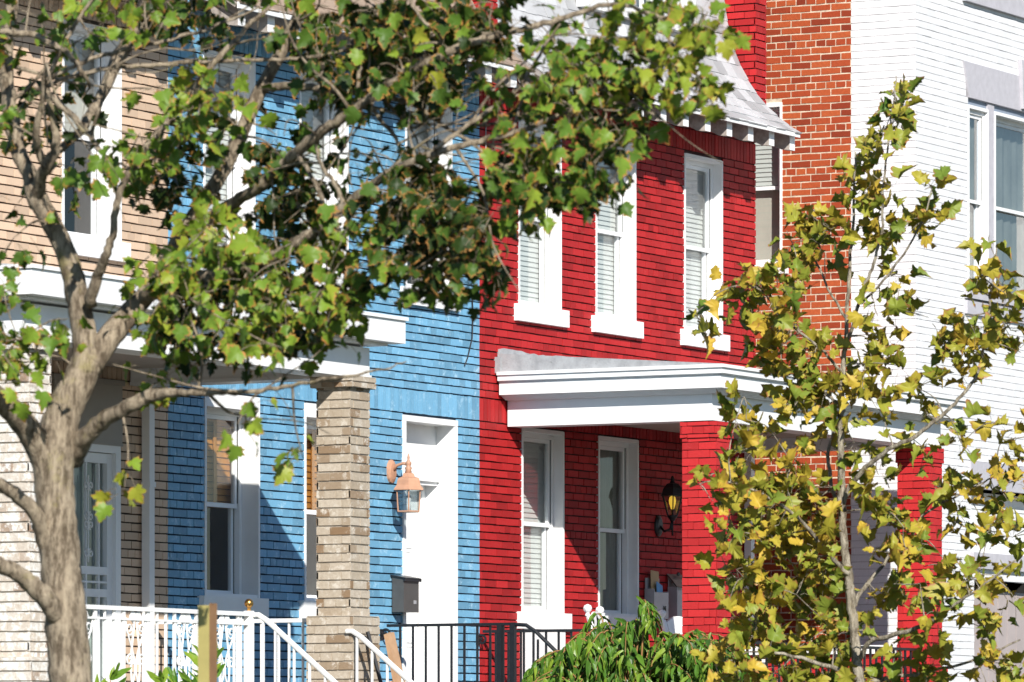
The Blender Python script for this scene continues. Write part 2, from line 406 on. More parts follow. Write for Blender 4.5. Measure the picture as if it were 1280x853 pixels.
# ------------------------------------------------------------------ windows
def window(parent, F, u0, u1, z0, z1, rec=.085, mid=None, fill='blind', trim='whitetrim', sillh=.15, headh=.03, label=None,
           sill_out=.05, glass='glass', ws=.005):
    """double-hung sash window set back in the wall; children: sash, glass, blind, sill"""
    b = MB(); X = MB.fbox
    tk = .022
    X(b, F, u0 - .004, u0 + tk, -rec - .1, .008, z0, z1)
    X(b, F, u1 - tk, u1 + .004, -rec - .1, .008, z0, z1)
    X(b, F, u0 + tk, u1 - tk, -rec - .1, .010, z1 - headh, z1 + .003)
    X(b, F, u0 + tk, u1 - tk, -rec - .1, -.002, z0, z0 + .025)
    a0, a1, c0, c1 = u0 + tk, u1 - tk, z0 + .025, z1 - headh
    # brick mould frame
    X(b, F, a0, a0 + .03, -rec - .06, -rec, c0, c1); X(b, F, a1 - .032, a1, -rec - .06, -rec, c0, c1)
    X(b, F, a0 + .03, a1 - .032, -rec - .06, -rec, c1 - .04, c1)
    fr = b.build('window', M[trim], parent)
    if label: fr['label'] = label
    q = MB(); zm = mid or (c0 + c1) / 2; X(q, F, a1 - .0325 - ws, a1 - .0325, -rec - .055, -rec - .014, zm, c1 - .041); X(q, F, a1 - .0325 - ws, a1 - .0325, -rec - .08, -rec - .049, c0, zm); q.build('weatherstrip', M['black'], fr)
    a0 += .031; a1 -= .0325 + ws; c1 -= .041
    mid = mid or (c0 + c1) / 2
    s = MB(); st = .034
    for (lo, hi, o) in ((mid - .02, c1, -rec - .018), (c0, mid + .02, -rec - .052)):
        X(s, F, a0, a0 + st, o - .03, o, lo, hi); X(s, F, a1 - st, a1, o - .03, o, lo, hi)
        X(s, F, a0 + st, a1 - st, o - .03, o - .001, lo, lo + st); X(s, F, a0 + st, a1 - st, o - .03, o - .001, hi - st, hi)
    s.build('sash', M['vinyl'], fr)
    g = MB()
    g.poly([F.p(a0 + st, -rec - .034, mid + .02), F.p(a1 - st, -rec - .034, mid + .02), F.p(a1 - st, -rec - .034, c1 - st), F.p(a0 + st, -rec - .034, c1 - st)])
    g.poly([F.p(a0 + st, -rec - .068, c0 + st), F.p(a1 - st, -rec - .068, c0 + st), F.p(a1 - st, -rec - .068, mid - .02), F.p(a0 + st, -rec - .068, mid - .02)])
    g.build('glass', M[glass], fr)
    od = -rec - .105; b0, b1 = a0, a1; a0, a1 = u0 + .002, u1 - .002
    if fill in ('blind', 'woodblind', 'halfblind'):
        q = MB(); p = .044 if fill != 'woodblind' else .05
        lo = c0 + .01 if fill != 'halfblind' else mid
        if fill == 'woodblind': lo = mid - .02
        z = c1 - .05; q.fbox(F, a0 - .02, a1 + .02, od - .03, od + .02, c1 - .05, c1)
        while z > lo + .03:
            w_ = .013; tl = .0215
            q.hexa([F.p(a0, od + w_ * .45, z - tl - .004), F.p(a1, od + w_ * .45, z - tl - .004), F.p(a1, od - w_ * .45, z + tl - .004), F.p(a0, od - w_ * .45, z + tl - .004),
                    F.p(a0, od + w_ * .45, z - tl), F.p(a1, od + w_ * .45, z - tl), F.p(a1, od - w_ * .45, z + tl), F.p(a0, od - w_ * .45, z + tl)], R())
            z -= p
        q.fbox(F, a0, a1, od - .014, od + .014, lo, lo + .022)
        if fill == 'woodblind':
            for k in range(3):
                uu = a0 + .12 + k * .2; q.fbox(F, uu, uu + .045, od + .018, od + .024, lo, c1 - .05)
        q.build('blind', M['wood_blind' if fill == 'woodblind' else 'blindw'], fr)
    if fill == 'halfblind':
        q = MB(); q.fbox(F, a0, a1, od - .01, od, c0, mid); q.build('curtain', M['shade'], fr)
    if fill in ('shade', 'curtain', 'whiteshade', 'half_shade'):
        q = MB(); n = 26; lo = c0 if fill != 'half_shade' else mid
        amp = .012 if fill == 'curtain' else .0015
        for i in range(n):
            x0, x1 = a0 + (a1 - a0) * i / n, a0 + (a1 - a0) * (i + 1) / n
            o0, o1 = od + amp * math.sin(i * 1.7), od + amp * math.sin((i + 1) * 1.7)
            q.poly([F.p(x0, o0, lo), F.p(x1, o1, lo), F.p(x1, o1, c1), F.p(x0, o0, c1)])
        q.build('curtain', M[{'shade': 'shade', 'curtain': 'greyshade', 'whiteshade': 'blindw', 'half_shade': 'shade'}[fill]], fr)
    if sillh:
        si = MB(); si.extr(Fr(*(F.p(0, 0, 0).xy), F.u.x, F.u.y, F.n.x, F.n.y), [(u0 - .085, z0 - sillh), (u1 + .07, z0 - sillh), (u1 + .07, z0 - .002), (u0 - .085, z0 - .002)], -.02, sill_out)
        si.fbox(F, u0 + .001, u1 - .001, -rec, -.004, z0 - .03, z0 + .012)
        si.build('sill', M['whitetrim'], fr)
    return fr
# ================================================================== SETTING
def sheet(name, x0, x1, y0, y1, z, mat, kind='structure', thick=.2):
    b = MB(); b.box(x0, x1, y0, y1, z - thick, z); return tag(b.build(name, mat), kind=kind)
sheet('ground', -400, 400, -400, 400, -.35, M['soil'])
sheet('road', -300, 300, -20.6, -11.6, -.02, M['asphalt'])
sheet('pavement', -300, 300, -7.2, -5.4, .12, M['concrete'], thick=.4)
sheet('pavement', -300, 300, -25.5, -20.8, .12, M['concrete'], thick=.4)
sheet('verge', -300, 300, -11.4, -7.2, .11, M['lawn'], thick=.4)
sheet('kerb', -300, 300, -11.6, -11.4, .12, M['concrete'], thick=.4)
sheet('kerb', -300, 300, -20.8, -20.6, .12, M['concrete'], thick=.4)
b = MB()
for y0, z0, y1, z1 in ((-5.4, .115, -4.6, .55), (-4.6, .55, .3, .78)):
    b.poly([(-60, y0, z0), (60, y0, z0), (60, y1, z1), (-60, y1, z1)])
tag(b.build('yard', M['lawn']), kind='structure')
b = MB()
for k in range(-8, 9): b.box(k * 7 - 1.5, k * 7 + 1.5, -16.16, -16.04, -.02, -.015)
tag(b.build('road_marking', plain('road_paint', (.6, .6, .56), .7)), kind='structure')

# ================================================================== HOUSES
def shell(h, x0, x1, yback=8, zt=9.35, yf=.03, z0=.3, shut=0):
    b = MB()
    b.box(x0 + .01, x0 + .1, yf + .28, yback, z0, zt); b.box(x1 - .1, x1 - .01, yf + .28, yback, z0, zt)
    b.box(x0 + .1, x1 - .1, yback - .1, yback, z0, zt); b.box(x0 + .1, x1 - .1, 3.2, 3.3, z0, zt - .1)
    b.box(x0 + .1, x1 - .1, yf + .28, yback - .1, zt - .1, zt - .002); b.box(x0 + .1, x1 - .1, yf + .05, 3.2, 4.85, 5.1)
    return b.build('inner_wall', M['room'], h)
PROF = [(-.57, 7.555), (-.44, 7.64), (-.30, 7.75), (-.17, 7.885), (-.06, 8.03), (.03, 8.19), (.10, 8.35), (.155, 8.53), (.20, 8.72), (.23, 8.95), (.25, 9.2), (.26, 9.5)]
def prof_at(s):
    for (a, b_) in zip(PROF, PROF[1:]):
        L = math.hypot(b_[0] - a[0], b_[1] - a[1])
        if s <= L:
            t = s / L; d = ((b_[0] - a[0]) / L, (b_[1] - a[1]) / L)
            return a[0] + d[0] * L * t, a[1] + d[1] * L * t, -d[1], d[0]
        s -= L
    return PROF[-1][0], PROF[-1][1] + s, -1, 0
def mansard(h, x0, x1, mat, tails, skip=None):
    b = MB()
    n = len(PROF)
    for (a, c) in zip(PROF, PROF[1:]):
        q = lambda x, p, o: (x, p[0] + o * .5, p[1] - o * .6)
        b.hexa([q(x0, a, .05), q(x1, a, .05), q(x1, c, .05), q(x0, c, .05), q(x0, a, 0), q(x1, a, 0), q(x1, c, 0), q(x0, c, 0)], .5, 0)
    b.box(x0, x1, .25, 8, 9.40, 9.5, .5, 0)
    b.box(x0, x1, -.585, -.565, 7.515, 7.565, .5, 1)
    rf = b.build('roof', [M['rafter'], M['whitetrim']], h)
    s = MB(); row = 0; ss = -.02
    while ss < 2.5:
        x = x0 - (.1 if row % 2 else 0)
        while x < x1:
            wd = .2 if mat == 'slate' else .3
            a, e = max(x + .002, x0), min(x + wd - .002, x1); x += wd
            if e - a < .02: continue
            if skip and skip(a, e, ss): continue
            lo = U(-.012, .006); l1, l2 = U(.012, .024), U(.012, .024)
            ya, za, na, ma = prof_at(max(0, ss + lo)); yb, zb, nb, mb_ = prof_at(ss + .215)
            if ss + lo < 0: za += (ss + lo) * .6; ya += (ss + lo) * .75
            P = lambda xx, y, z, ny, nz, o: (xx, y + ny * o, z + nz * o)
            s.hexa([P(a, ya, za, na, ma, l1 - .01), P(e, ya, za, na, ma, l2 - .01), P(e, yb, zb, nb, mb_, .0), P(a, yb, zb, nb, mb_, .0),
                    P(a, ya, za, na, ma, l1), P(e, ya, za, na, ma, l2), P(e, yb, zb, nb, mb_, .007), P(a, yb, zb, nb, mb_, .007)], R())
        ss += .155; row += 1
    s.build('slates' if mat == 'slate' else 'shingles', M[mat], rf)
    F = Fr(0, 0, 0, -1, -1, 0)
    x = tails[0]
    while x < tails[1]:
        t = MB(); F2 = Fr(x, 0, 0, -1, -1, 0)
        t.extr(F2, [(.20, 7.66), (.25, 7.585), (.28, 7.51), (.35, 7.445), (.43, 7.405), (.515, 7.395), (.515, 7.535), (.40, 7.60)], -.055, .055, .5, 0)
        t.box(x - .054, x + .054, -.519, -.5155, 7.397, 7.53, .5, 1)
        t.build('rafter_tail', [M['rafter'], M['whitetrim']], h)
        x += .45
    return rf
def parapet(h, x0, x1, mats, zt=10.2, yf=-.12, tone=None):
    b = MB()
    bricks(b, leftface(x0), -3, -yf, 7.52, zt); bricks(b, Fr(0, yf, 1, 0, 0, -1), x0 + .003, x1, 7.52, zt)
    bricks(b, Fr(x1, 0, 0, -1, 1, 0), -3, -yf - .003, 7.52, zt)
    b.box(x0 + .02, x1 - .02, yf + .02, 3, zt - .03, zt - .005, .5, 0)
    b.poly([(x0, yf, 7.53), (x1, yf, 7.53), (x1, .0, 7.53), (x0, 0, 7.53)], .4, 0)
    return b.build('party_wall', mats, h)
def porch(h, x0, x1, stepped, floor=1.85):
    """flat porch roof with white fascia, frieze beam below it, ceiling and floor; x0..x1 outer fascia"""
    yf = -2.19
    def ring(mb, i, z0, z1, th, m=0):           # three-sided band, i = inset
        a, c, f = x0 + i, x1 - i, yf + i
        mb.box(a, a + th, f, -.02, z0, z1, .5, m); mb.box(c - th, c, f, -.02, z0, z1, .5, m)
        mb.box(a + th, c - th, f, f + th, z0, z1, .5, m)
    b = MB()
    if stepped:
        ring(b, 0, 5.012, 5.04, .3); ring(b, .018, 4.965, 5.012, .2); ring(b, .035, 4.955, 4.965, .2); ring(b, .05, 4.845, 4.952, .2)
        ring(b, .058, 4.952, 4.9555, .2)
        # cove below the fascia
        for k in range(4): ring(b, .085 + k * .022, 4.845 - (k + 1) * .010, 4.845 - k * .010, .2)
        fi = .205
    else:
        ring(b, 0, 4.845, 5.03, .2); ring(b, -.018, 5.018, 5.045, .3); ring(b, .10, 4.825, 4.845, .2); fi = .2
    b.build('fascia', M['whitetrim'], h)
    b = MB(); ring(b, fi, 4.58, 4.806, .24); ring(b, fi - .012, 4.573, 4.60, .264) if not stepped else None
    b.build('porch_beam', M['whitetrim'], h)
    b = MB(); b.box(x0 + fi + .24, x1 - fi - .24, yf + fi + .24, -.02, 4.70, 4.78)
    b.build('porch_ceiling', M['ceil'], h)
    b = MB(); b.box(x0 + .25, x1 - .25, yf + .25, -.02, 4.79, 4.99)
    b.hexa([(x0 + .02, yf + .02, 5.0), (x1 - .02, yf + .02, 5.0), (x1 - .02, -.02, 5.0), (x0 + .02, -.02, 5.0),
            (x0 + .02, yf + .02, 5.043), (x1 - .02, yf + .02, 5.043), (x1 - .02, -.02, 5.20), (x0 + .02, -.02, 5.20)])
    b.build('porch_roof', M['flash'], h)
    b = MB(); b.box(x0 + .15, x1 - .15, yf + .12, -.02, floor - .14, floor)
    b.box(x0 + .25, x1 - .25, yf + .22, -.05, .5, floor - .141)
    b.build('porch_floor', M['porchgrey'], h)
    return yf
Fw = front(0)
UPZ = (5.66, 7.28); LOZ = (2.99, 4.59)
SOL_U, SOL_L = (108 * CR, 111 * CR), (68 * CR, 71 * CR)      # soldier courses sit on the course grid

# ---------------------------------------------------------------- tan house
tan = empty('row_house', (-7.7, 0, .3), 'tan brick row house behind the tree, with an iron storm door under its porch', 'house')
XA, XB = -10.35, -5.10
up = [(-6.62, -5.79), (-9.35, -8.5)]
tdoor = (-6.66, -5.83, 1.85, 4.10)
holes = [(a, c, *UPZ) for a, c in up] + [tdoor, (-9.6, -8.4, *LOZ)]
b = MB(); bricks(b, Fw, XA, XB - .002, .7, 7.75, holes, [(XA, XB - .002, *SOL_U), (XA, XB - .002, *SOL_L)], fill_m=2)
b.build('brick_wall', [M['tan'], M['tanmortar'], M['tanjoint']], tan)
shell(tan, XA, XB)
for i, (a, c) in enumerate(up): window(tan, Fw, a, c, *UPZ, rec=.13, fill='half_shade' if i == 0 else 'blind')
window(tan, Fw, -9.6, -8.4, *LOZ, fill='curtain')
mansard(tan, XA, XB - .1, 'shingle', (XA + .1, XB - .25))
parapet(tan, -5.2, -5.004, [M['tan'], M['tanmortar']], 9.9)
porch(tan, -10.42, -5.24, False)
kw = dict(fill=.003, rake=.012, bed=.011)
CM = [M['cream'], M['creammortar']]
tone_w = lambda u, z: (U(.22, 1) if z > 3.75 else U(0, .8)) if R() > .12 else U(0, .3)
tone_s = lambda u, z: U(.0, .5) if z > 3.6 and R() < .6 else (U(.30, 1) if R() > .25 else U(0, .25))
pillar('porch_pillar', -5.79, -5.49, -2.02, -1.73, 1.0, 4.58, CM, tan, cap=(.035, .09), base=(.055, 2.78), tone=tone_s, **kw)
pillar('porch_pillar', -10.2, -9.92, -2.02, -1.73, 1.0, 4.58, [M['pale'], M['creammortar']], tan, cap=(.035, .09), base=(.055, 2.4), tone=tone_w, **kw)
# storm door
d = MB(); X = d.fbox
u0, u1, z0, z1 = tdoor
X(Fw, u0 - .03, u0 + .05, -.2, .02, z0, z1 - .001); X(Fw, u1 - .06, u1 + .01, -.2, .02, z0, z1 - .001); X(Fw, u0 + .05, u1 - .06, -.2, .02, z1 - .06, z1 - .002)
dfr = d.build('door', M['vinyl'], tan); dfr['label'] = 'white storm door with iron bars and scrolls over the glass'
d = MB(); a0, a1 = u0 + .05, u1 - .06
X = d.fbox
for p, q in ((a0, a0 + .07), (a1 - .07, a1)): X(Fw, p, q, -.06, -.015, z0 + .02, z1 - .065)
for p, q in ((z0 + .02, z0 + .12), (2.94, 3.0), (3.11, 3.17), (z1 - .14, z1 - .065)): X(Fw, a0 + .07, a1 - .07, -.06, -.017, p, q)
X(Fw, a0 + .07, a1 - .07, -.045, -.02, 3.045, 3.06)
for k in (1, 2, 3):
    uu = a0 + (a1 - a0) * k / 4; X(Fw, uu - .008, uu + .008, -.04, -.018, z0 + .12, z1 - .14)
d.build('storm_frame', M['vinyl'], dfr)
def scroll(mb, F, cu, cz, r, turns, start, sgn, o=0., rad=.006, n=20, grow=.25):
    pts = []
    for i in range(n + 1):
        t = i / n; rr = r * (grow + (1 - grow) * t); a = start + sgn * turns * 2 * math.pi * t
        pts.append(F.p(cu + rr * math.cos(a), o, cz + rr * math.sin(a)))
    mb.tube(pts, rad, 5)
d = MB(); cu = a0 + (a1 - a0) * .5
for cz, sg in ((3.70, 1), (3.42, 1), (3.42, -1), (3.18, -1)):
    pass
for zz, ss in ((3.78, 1), (3.55, -1), (3.48, 1), (3.27, -1)):
    for s2 in (1, -1):
        scroll(d, Fw, cu + s2 * .035, zz, .035, 1.2, 0 if s2 < 0 else math.pi, s2 * ss, .0, .006)
d.tube([Fw.p(cu, -.002, 3.2), Fw.p(cu, -.002, 3.86)], .007, 6)
d.build('scrollwork', M['iron'], dfr)
d = MB(); d.poly([Fw.p(a0 + .05, -.05, z0 + .1), Fw.p(a1 - .05, -.05, z0 + .1), Fw.p(a1 - .05, -.05, z1 - .1), Fw.p(a0 + .05, -.05, z1 - .1)])
d.build('glass', M['glass'], dfr)
d = MB(); d.fbox(Fw, u0, u1, -.24, -.19, z0, z1)
ins = d.build('inner_door', plain('sage_green_door', (.36, .43, .40), .5, .06), dfr)
d = MB()
pts = [(u0 + .12, 3.72)] + [(u0 + .12 + .28 - .28 * math.cos(t * math.pi / 2 / 8), 3.72 + .32 * math.sin(t * math.pi / 2 / 8)) for t in range(0, 9)]
fan = [(cu - .26 + 0, 3.70)] + [(cu - .26 + .24 * math.cos(t * math.pi / 20), 3.70 + .33 * math.sin(t * math.pi / 20)) for t in range(0, 11)]
d.extr(Fw, fan, -.19, -.184)
d.build('fanlight', plain('dark_teal_glass', (.02, .08, .08), .08, bump=0), dfr)
# transom board with the house number
d = MB(); d.fbox(Fw, -6.76, -5.80, -.05, .022, 4.12, 4.56); d.fbox(Fw, -6.78, -5.78, .0, .035, 4.56, 4.60)
d.fbox(Fw, -6.78, -5.80, .0, .03, 4.098, 4.12)
tb = d.build('transom_board', plain('beige_transom_paint', (.34, .31, .27), .6, .06, 6), tan)
fc = bpy.data.curves.new('number', 'FONT'); fc.body = '6'; fc.size = .17; fc.extrude = .004; fc.align_x = 'CENTER'
fo = bpy.data.objects.new('tmp', fc); COL.objects.link(fo)
dg = bpy.context.evaluated_depsgraph_get(); me = bpy.data.meshes.new_from_object(fo.evaluated_get(dg)); bpy.data.objects.remove(fo)
me.materials.clear(); me.materials.append(M['black'])
me.transform(Matrix.Translation((-6.1, -.027, 4.25)) @ Matrix.Rotation(math.radians(90), 4, 'X'))
num = bpy.data.objects.new('house_number', me); COL.objects.link(num); num.parent = tb
num.matrix_parent_inverse = world_of(tb).inverted()
def downspout(h, x, zt, zb=.8):
    b = MB(); b.box(x, x + .075, -.092, -.022, zb, zt)
    b.box(x - .006, x + .081, -.10, -.02, zt - .9, zt - .86); b.box(x - .006, x + .081, -.10, -.02, 2.2, 2.24)
    return b.build('downspout', M['whitetrim'], h)
downspout(tan, -5.52, 4.70)

# ---------------------------------------------------------------- blue house
blue = empty('row_house', (-2.5, 0, .3), 'blue painted brick row house with a copper lantern beside its white door', 'house')
XA, XB = -5.10, 0.0
upb = [(-4.57, -3.78), (-3.07, -2.28), (-1.31, -.50)]; lob = [(-4.55, -3.71), (-2.99, -2.19)]
bdoor = (-1.36, -.41, 1.85, 4.585)
holes = [(a, c, *UPZ) for a, c in upb] + [(a, c, *LOZ) for a, c in lob] + [bdoor]
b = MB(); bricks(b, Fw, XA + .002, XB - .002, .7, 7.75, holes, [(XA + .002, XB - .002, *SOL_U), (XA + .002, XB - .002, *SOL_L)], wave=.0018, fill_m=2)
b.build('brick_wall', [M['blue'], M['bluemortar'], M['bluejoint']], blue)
shell(blue, XA, XB)
for (a, c), fl in zip(upb, ('blind', 'blind', 'half_shade')): window(blue, Fw, a, c, *UPZ, rec=.12, fill=fl)
window(blue, Fw, *lob[0], *LOZ, rec=.15, fill='woodblind', headh=.11, ws=.009, label='white sash window with an orange wooden blind in its upper half')
window(blue, Fw, *lob[1], *LOZ, rec=.15, fill='woodblind', headh=.11, ws=.009)
mansard(blue, XA + .1, XB - .1, 'shingle', (XA + .25, XB - .15))
# front door in a deep white recess
u0, u1, z0, z1 = bdoor
d = MB(); X = d.fbox
X(Fw, u0, u0 + .05, -.42, .012, z0, z1 - .05); X(Fw, u1 - .055, u1, -.42, .012, z0, z1 - .05); X(Fw, u0, u1, -.42, .014, z1 - .05, z1)
X(Fw, u0 + .05, u1 - .055, -.42, -.17, 4.11, 4.535)        # transom panel
X(Fw, u0 + .05, u1 - .055, -.42, -.13, 4.06, 4.11); X(Fw, u0 + .05, u1 - .055, -.42, -.155, 4.03, 4.06)
X(Fw, u1 - .12, u1 - .055, -.42, -.27, z0, 4.03)
dd = d.build('door', M['whitetrim'], blue); dd['label'] = 'white front door in a deep white frame with a plain transom panel'
d = MB(); a0, a1 = u0 + .05, u1 - .122
d.fbox(Fw, a0, a1, -.36, -.31, z0, 4.03)
for zz0, zz1 in ((2.02, 2.52), (2.66, 3.32), (3.46, 3.86)):
    for ua, ub in ((a0 + .1, a0 + .36), (a0 + .44, a1 - .09)):
        d.fbox(Fw, ua, ub, -.311, -.302, zz0, zz1); d.fbox(Fw, ua + .035, ub - .035, -.303, -.292, zz0 + .035, zz1 - .035)
lf = d.build('door_leaf', M['whitetrim'], dd)
d = MB(); d.fbox(Fw, a1 - .004, a1 + .004, -.32, -.306, z0, 4.03); d.build('door_gap', M['rafter'], dd)
d = MB(); d.sphere(Fw.p(a0 + .06, -.26, 2.82), .03); d.tube([Fw.p(a0 + .06, -.31, 2.82), Fw.p(a0 + .06, -.27, 2.82)], .012, 8)
d.build('door_knob', M['brass'], dd, smooth=True)
# stoop
d = MB(); d.box(-1.80, .02, -1.32, -.02, .5, 1.845); d.box(-1.84, .06, -1.36, -.02, 1.77, 1.85)
for k in range(6): d.box(-1.6, -.2, -1.36 - .28 * (k + 1), -1.36 - .28 * k + .001, .5, 1.85 - .17 * (k + 1))
d.build('stoop', M['concrete'], blue)

# ---------------------------------------------------------------- red house
red = empty('row_house', (2.75, 0, .3), 'red painted brick row house with white blinds and a pale slate roof', 'house')
XA, XB = 0.0, 5.49
upr = [(.71, 1.51), (2.18, 2.97), (3.965, 4.765)]; lor = [(.77, 1.56), (2.23, 3.02)]
rdoor = (3.98, 4.90, 1.85, 4.56)
holes = [(a, c + .012, *UPZ) for a, c in upr] + [(a, c + .03, *LOZ) for a, c in lor] + [rdoor]
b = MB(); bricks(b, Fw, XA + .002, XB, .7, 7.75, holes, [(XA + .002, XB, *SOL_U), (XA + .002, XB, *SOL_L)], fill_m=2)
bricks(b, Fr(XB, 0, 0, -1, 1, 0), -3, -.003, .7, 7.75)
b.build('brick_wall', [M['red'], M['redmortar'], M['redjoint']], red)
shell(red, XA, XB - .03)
for a, c in upr: window(red, Fw, a, c, *UPZ, rec=.085, fill='blind')
window(red, Fw, *lor[0], *LOZ, ws=.009, rec=.085, fill='blind'); window(red, Fw, *lor[1], *LOZ, ws=.009, rec=.085, fill='curtain', label='white sash window with a dark grey curtain, in the shade of the porch')
d = MB(); d.fbox(Fw, lor[0][0] - .02, lor[0][1] - .02, -.02, .03, 2.3, 2.855); d.build('window_apron', M['whitetrim'], red)
mansard(red, XA + .1, XB - .26, 'slate', (.25, XB - .28), skip=lambda a, e, s: s > 1.42 and e > 1.95 and a < 4.3)
parapet(red, -.1, .1, [M['red'], M['redmortar']], 9.2); parapet(red, 5.24, 5.47, [M['red'], M['redmortar']], 10.4)
d = MB(); d.fbox(Fw, .10, .145, -.3, .38, 7.8, 7.83)
porch(red, .27, 5.50, True)
RM = [M['redpier'], M['redmortar']]
kr = dict(fill=.0035, rake=.008, bed=.008, jit=.003)
pillar('porch_pillar', .50, .79, -2.01, -1.69, 1.0, 4.575, RM, red, cap=(.014, .14), base=(.04, 2.72), **kr)
pillar('porch_pillar', 4.98, 5.27, -2.01, -1.69, 1.0, 4.575, RM, red, cap=(.014, .14), base=(.04, 2.55), **kr)
d = MB(); bricks(d, leftface(5.04), .02, 1.69, 1.4, 2.68, **kr); bricks(d, Fr(5.24, 0, 0, -1, 1, 0), .02, 1.69, 1.4, 2.68, **kr)
kn = d.build('knee_wall', RM, red)
d = MB(); d.box(5.0, 5.28, -1.69, -.02, 2.68, 2.76); d.build('coping', M['whitetrim'], kn)
downspout(red, 5.20, 4.70)
# torn flashing on the wall above the porch roof
d = MB(); n = 60; pts = []
for i in range(n + 1):
    x = .33 + 4.9 * i / n; pts.append((x, 5.245 + U(-.008, .008) + .006 * math.sin(i * .5)))
for i in range(n):
    (xa, za), (xb, zb) = pts[i], pts[i + 1]; o = .016 + .003 * math.sin(i * 1.3); o2 = .016 + .003 * math.sin((i + 1) * 1.3)
    d.hexa([Fw.p(xa, o + .012, 5.0), Fw.p(xb, o2 + .012, 5.0), Fw.p(xb, -.01, 5.0), Fw.p(xa, -.01, 5.0), Fw.p(xa, o, za), Fw.p(xb, o2, zb), Fw.p(xb, -.01, zb), Fw.p(xa, -.01, za)])
d.fbox(Fw, .275, .325, -.008, .052, 5.03, 5.17); d.hexa([Fw.p(.34, .05, 5.06), Fw.p(1.05, .045, 5.05), Fw.p(1.05, .02, 5.05), Fw.p(.34, .02, 5.06), Fw.p(.34, .044, 5.105), Fw.p(1.05, .04, 5.075), Fw.p(1.05, .02, 5.075), Fw.p(.34, .02, 5.105)])
d.build('flashing', M['flash'], red)
# red house door (behind the pillar)
d = MB(); X = d.fbox; u0, u1, z0, z1 = rdoor
X(Fw, u0, u0 + .06, -.2, .012, z0, z1); X(Fw, u1 - .06, u1, -.2, .012, z0, z1); X(Fw, u0 + .06, u1 - .06, -.2, .012, z1 - .07, z1)
X(Fw, u0 + .06, u1 - .06, -.16, -.10, 4.0, 4.06)
rd = d.build('door', M['whitetrim'], red)
d = MB(); d.fbox(Fw, u0 + .06, u1 - .06, -.16, -.12, z0, 4.0)
for zz0, zz1 in ((2.0, 2.7), (2.85, 3.85)): d.fbox(Fw, u0 + .2, u1 - .2, -.121, -.108, zz0, zz1)
d.build('door_leaf', plain('dark_brown_door', (.05, .03, .02), .5), rd)
d = MB(); d.poly([Fw.p(u0 + .06, -.13, 4.06), Fw.p(u1 - .06, -.13, 4.06), Fw.p(u1 - .06, -.13, 4.49), Fw.p(u0 + .06, -.13, 4.49)]); d.build('glass', M['glass'], rd)
# roof dormer
dm = MB(); X = dm.box
X(2.0, 4.25, .02, .10, 8.40, 8.52); X(2.0, 2.12, .02, .12, 8.52, 9.75); X(4.13, 4.25, .02, .12, 8.52, 9.75); X(2.0, 4.25, .02, .12, 9.75, 9.95)
X(2.78, 2.88, .03, .11, 8.52, 9.75); X(3.4, 3.5, .03, .11, 8.52, 9.75)
for p, q in ((2.12, 2.78), (2.88, 3.4), (3.5, 4.13)):
    X(p, q, .05, .09, 9.10, 9.15)
    for k in (1, 2): xx = p + (q - p) * k / 3; X(xx - .012, xx + .012, .05, .085, 8.52, 9.75)
    X(p, q, .05, .085, 8.80, 8.825)
X(2.02, 2.1, .12, 1.6, 8.3, 9.8); X(4.15, 4.23, .12, 1.6, 8.3, 9.8); X(1.9, 4.35, -.05, 1.7, 9.95, 10.05)
dmo = dm.build('dormer', M['whitetrim'], red)
dm = MB(); dm.poly([(2.1, .07, 8.5), (4.15, .07, 8.5), (4.15, .07, 9.76), (2.1, .07, 9.76)]); dm.build('glass', M['glass'], dmo)
dm = MB(); dm.poly([(2.1, .5, 8.3), (4.15, .5, 8.3), (4.15, .5, 9.8), (2.1, .5, 9.8)]); dm.build('curtain', M['greyshade'], dmo)

# ---------------------------------------------------------------- white house with the bare brick flank
wh = empty('row_house', (9, 1, .3), 'white painted brick row house with a bare orange brick flank wall', 'house')
Fs = leftface(6.5); Ff = front(-1.2)
sidewin = (-1.05, -.20, 6.47, 8.02)
low = (-1.25, -.40, 3.0, 4.4)
b = MB(); bricks(b, Fs, -3.2, .53, 0, 10.6, [sidewin], bed=.013, head=.012, rake=.003, fill=0, jit=.0035, L=.21)
b.build('brick_flank', [M['orange'], M['orangemortar']], wh)
ko = dict(bed=.006, head=.0025, rake=.005, fill=.002, jit=.002)
gap = [(.53 + U(.02, .16), .53 + U(.17, .2), z, z + .0677) for z in [k * .0677 for k in range(60, 155, 5)] if R() < .5]
b = MB(); bricks(b, Fs, .53, 1.2, 0, 10.6, [], **ko)
W2 = (7.75, 10.35, 6.27, 8.12); W1 = (7.82, 10.3, 3.72, 4.33); W0 = (7.9, 10.2, 1.2, 3.45)
lint = (7.70, 10.42, 8.12, 8.46); lint1 = (7.78, 10.34, 4.33, 4.60)
bricks(b, Ff, 6.503, 11.4, 0, 10.6, [W2, W1, W0, lint, lint1], **ko)
b.build('painted_wall', [M['white'], M['whitemortar']], wh)
b = MB(); b.box(6.54, 11.4, -1.1, -1.0, 0, 1.2); b.box(11.3, 11.4, -1.0, 8, 0, 10.5); b.box(6.54, 11.4, 7.9, 8, 0, 10.5); b.box(6.52, 11.4, -1.15, 8, 10.5, 10.6); b.box(6.54, 11.3, 2.6, 2.7, 0, 10.5); b.box(6.7, 11.3, -1.1, 2.6, 5.0, 5.2)
b.build('inner_wall', M['room'], wh)
window(wh, Fs, *sidewin, rec=.09, fill='halfblind', headh=.04, sillh=.10, sill_out=.05)
for a, c in ((8.24, 8.40), (9.70, 9.86)):
    d = MB(); d.fbox(Ff, a + .004, c - .004, -.16, .0, W2[2] + .003, W2[3]); d.build('mullion', M['lilac'], wh)
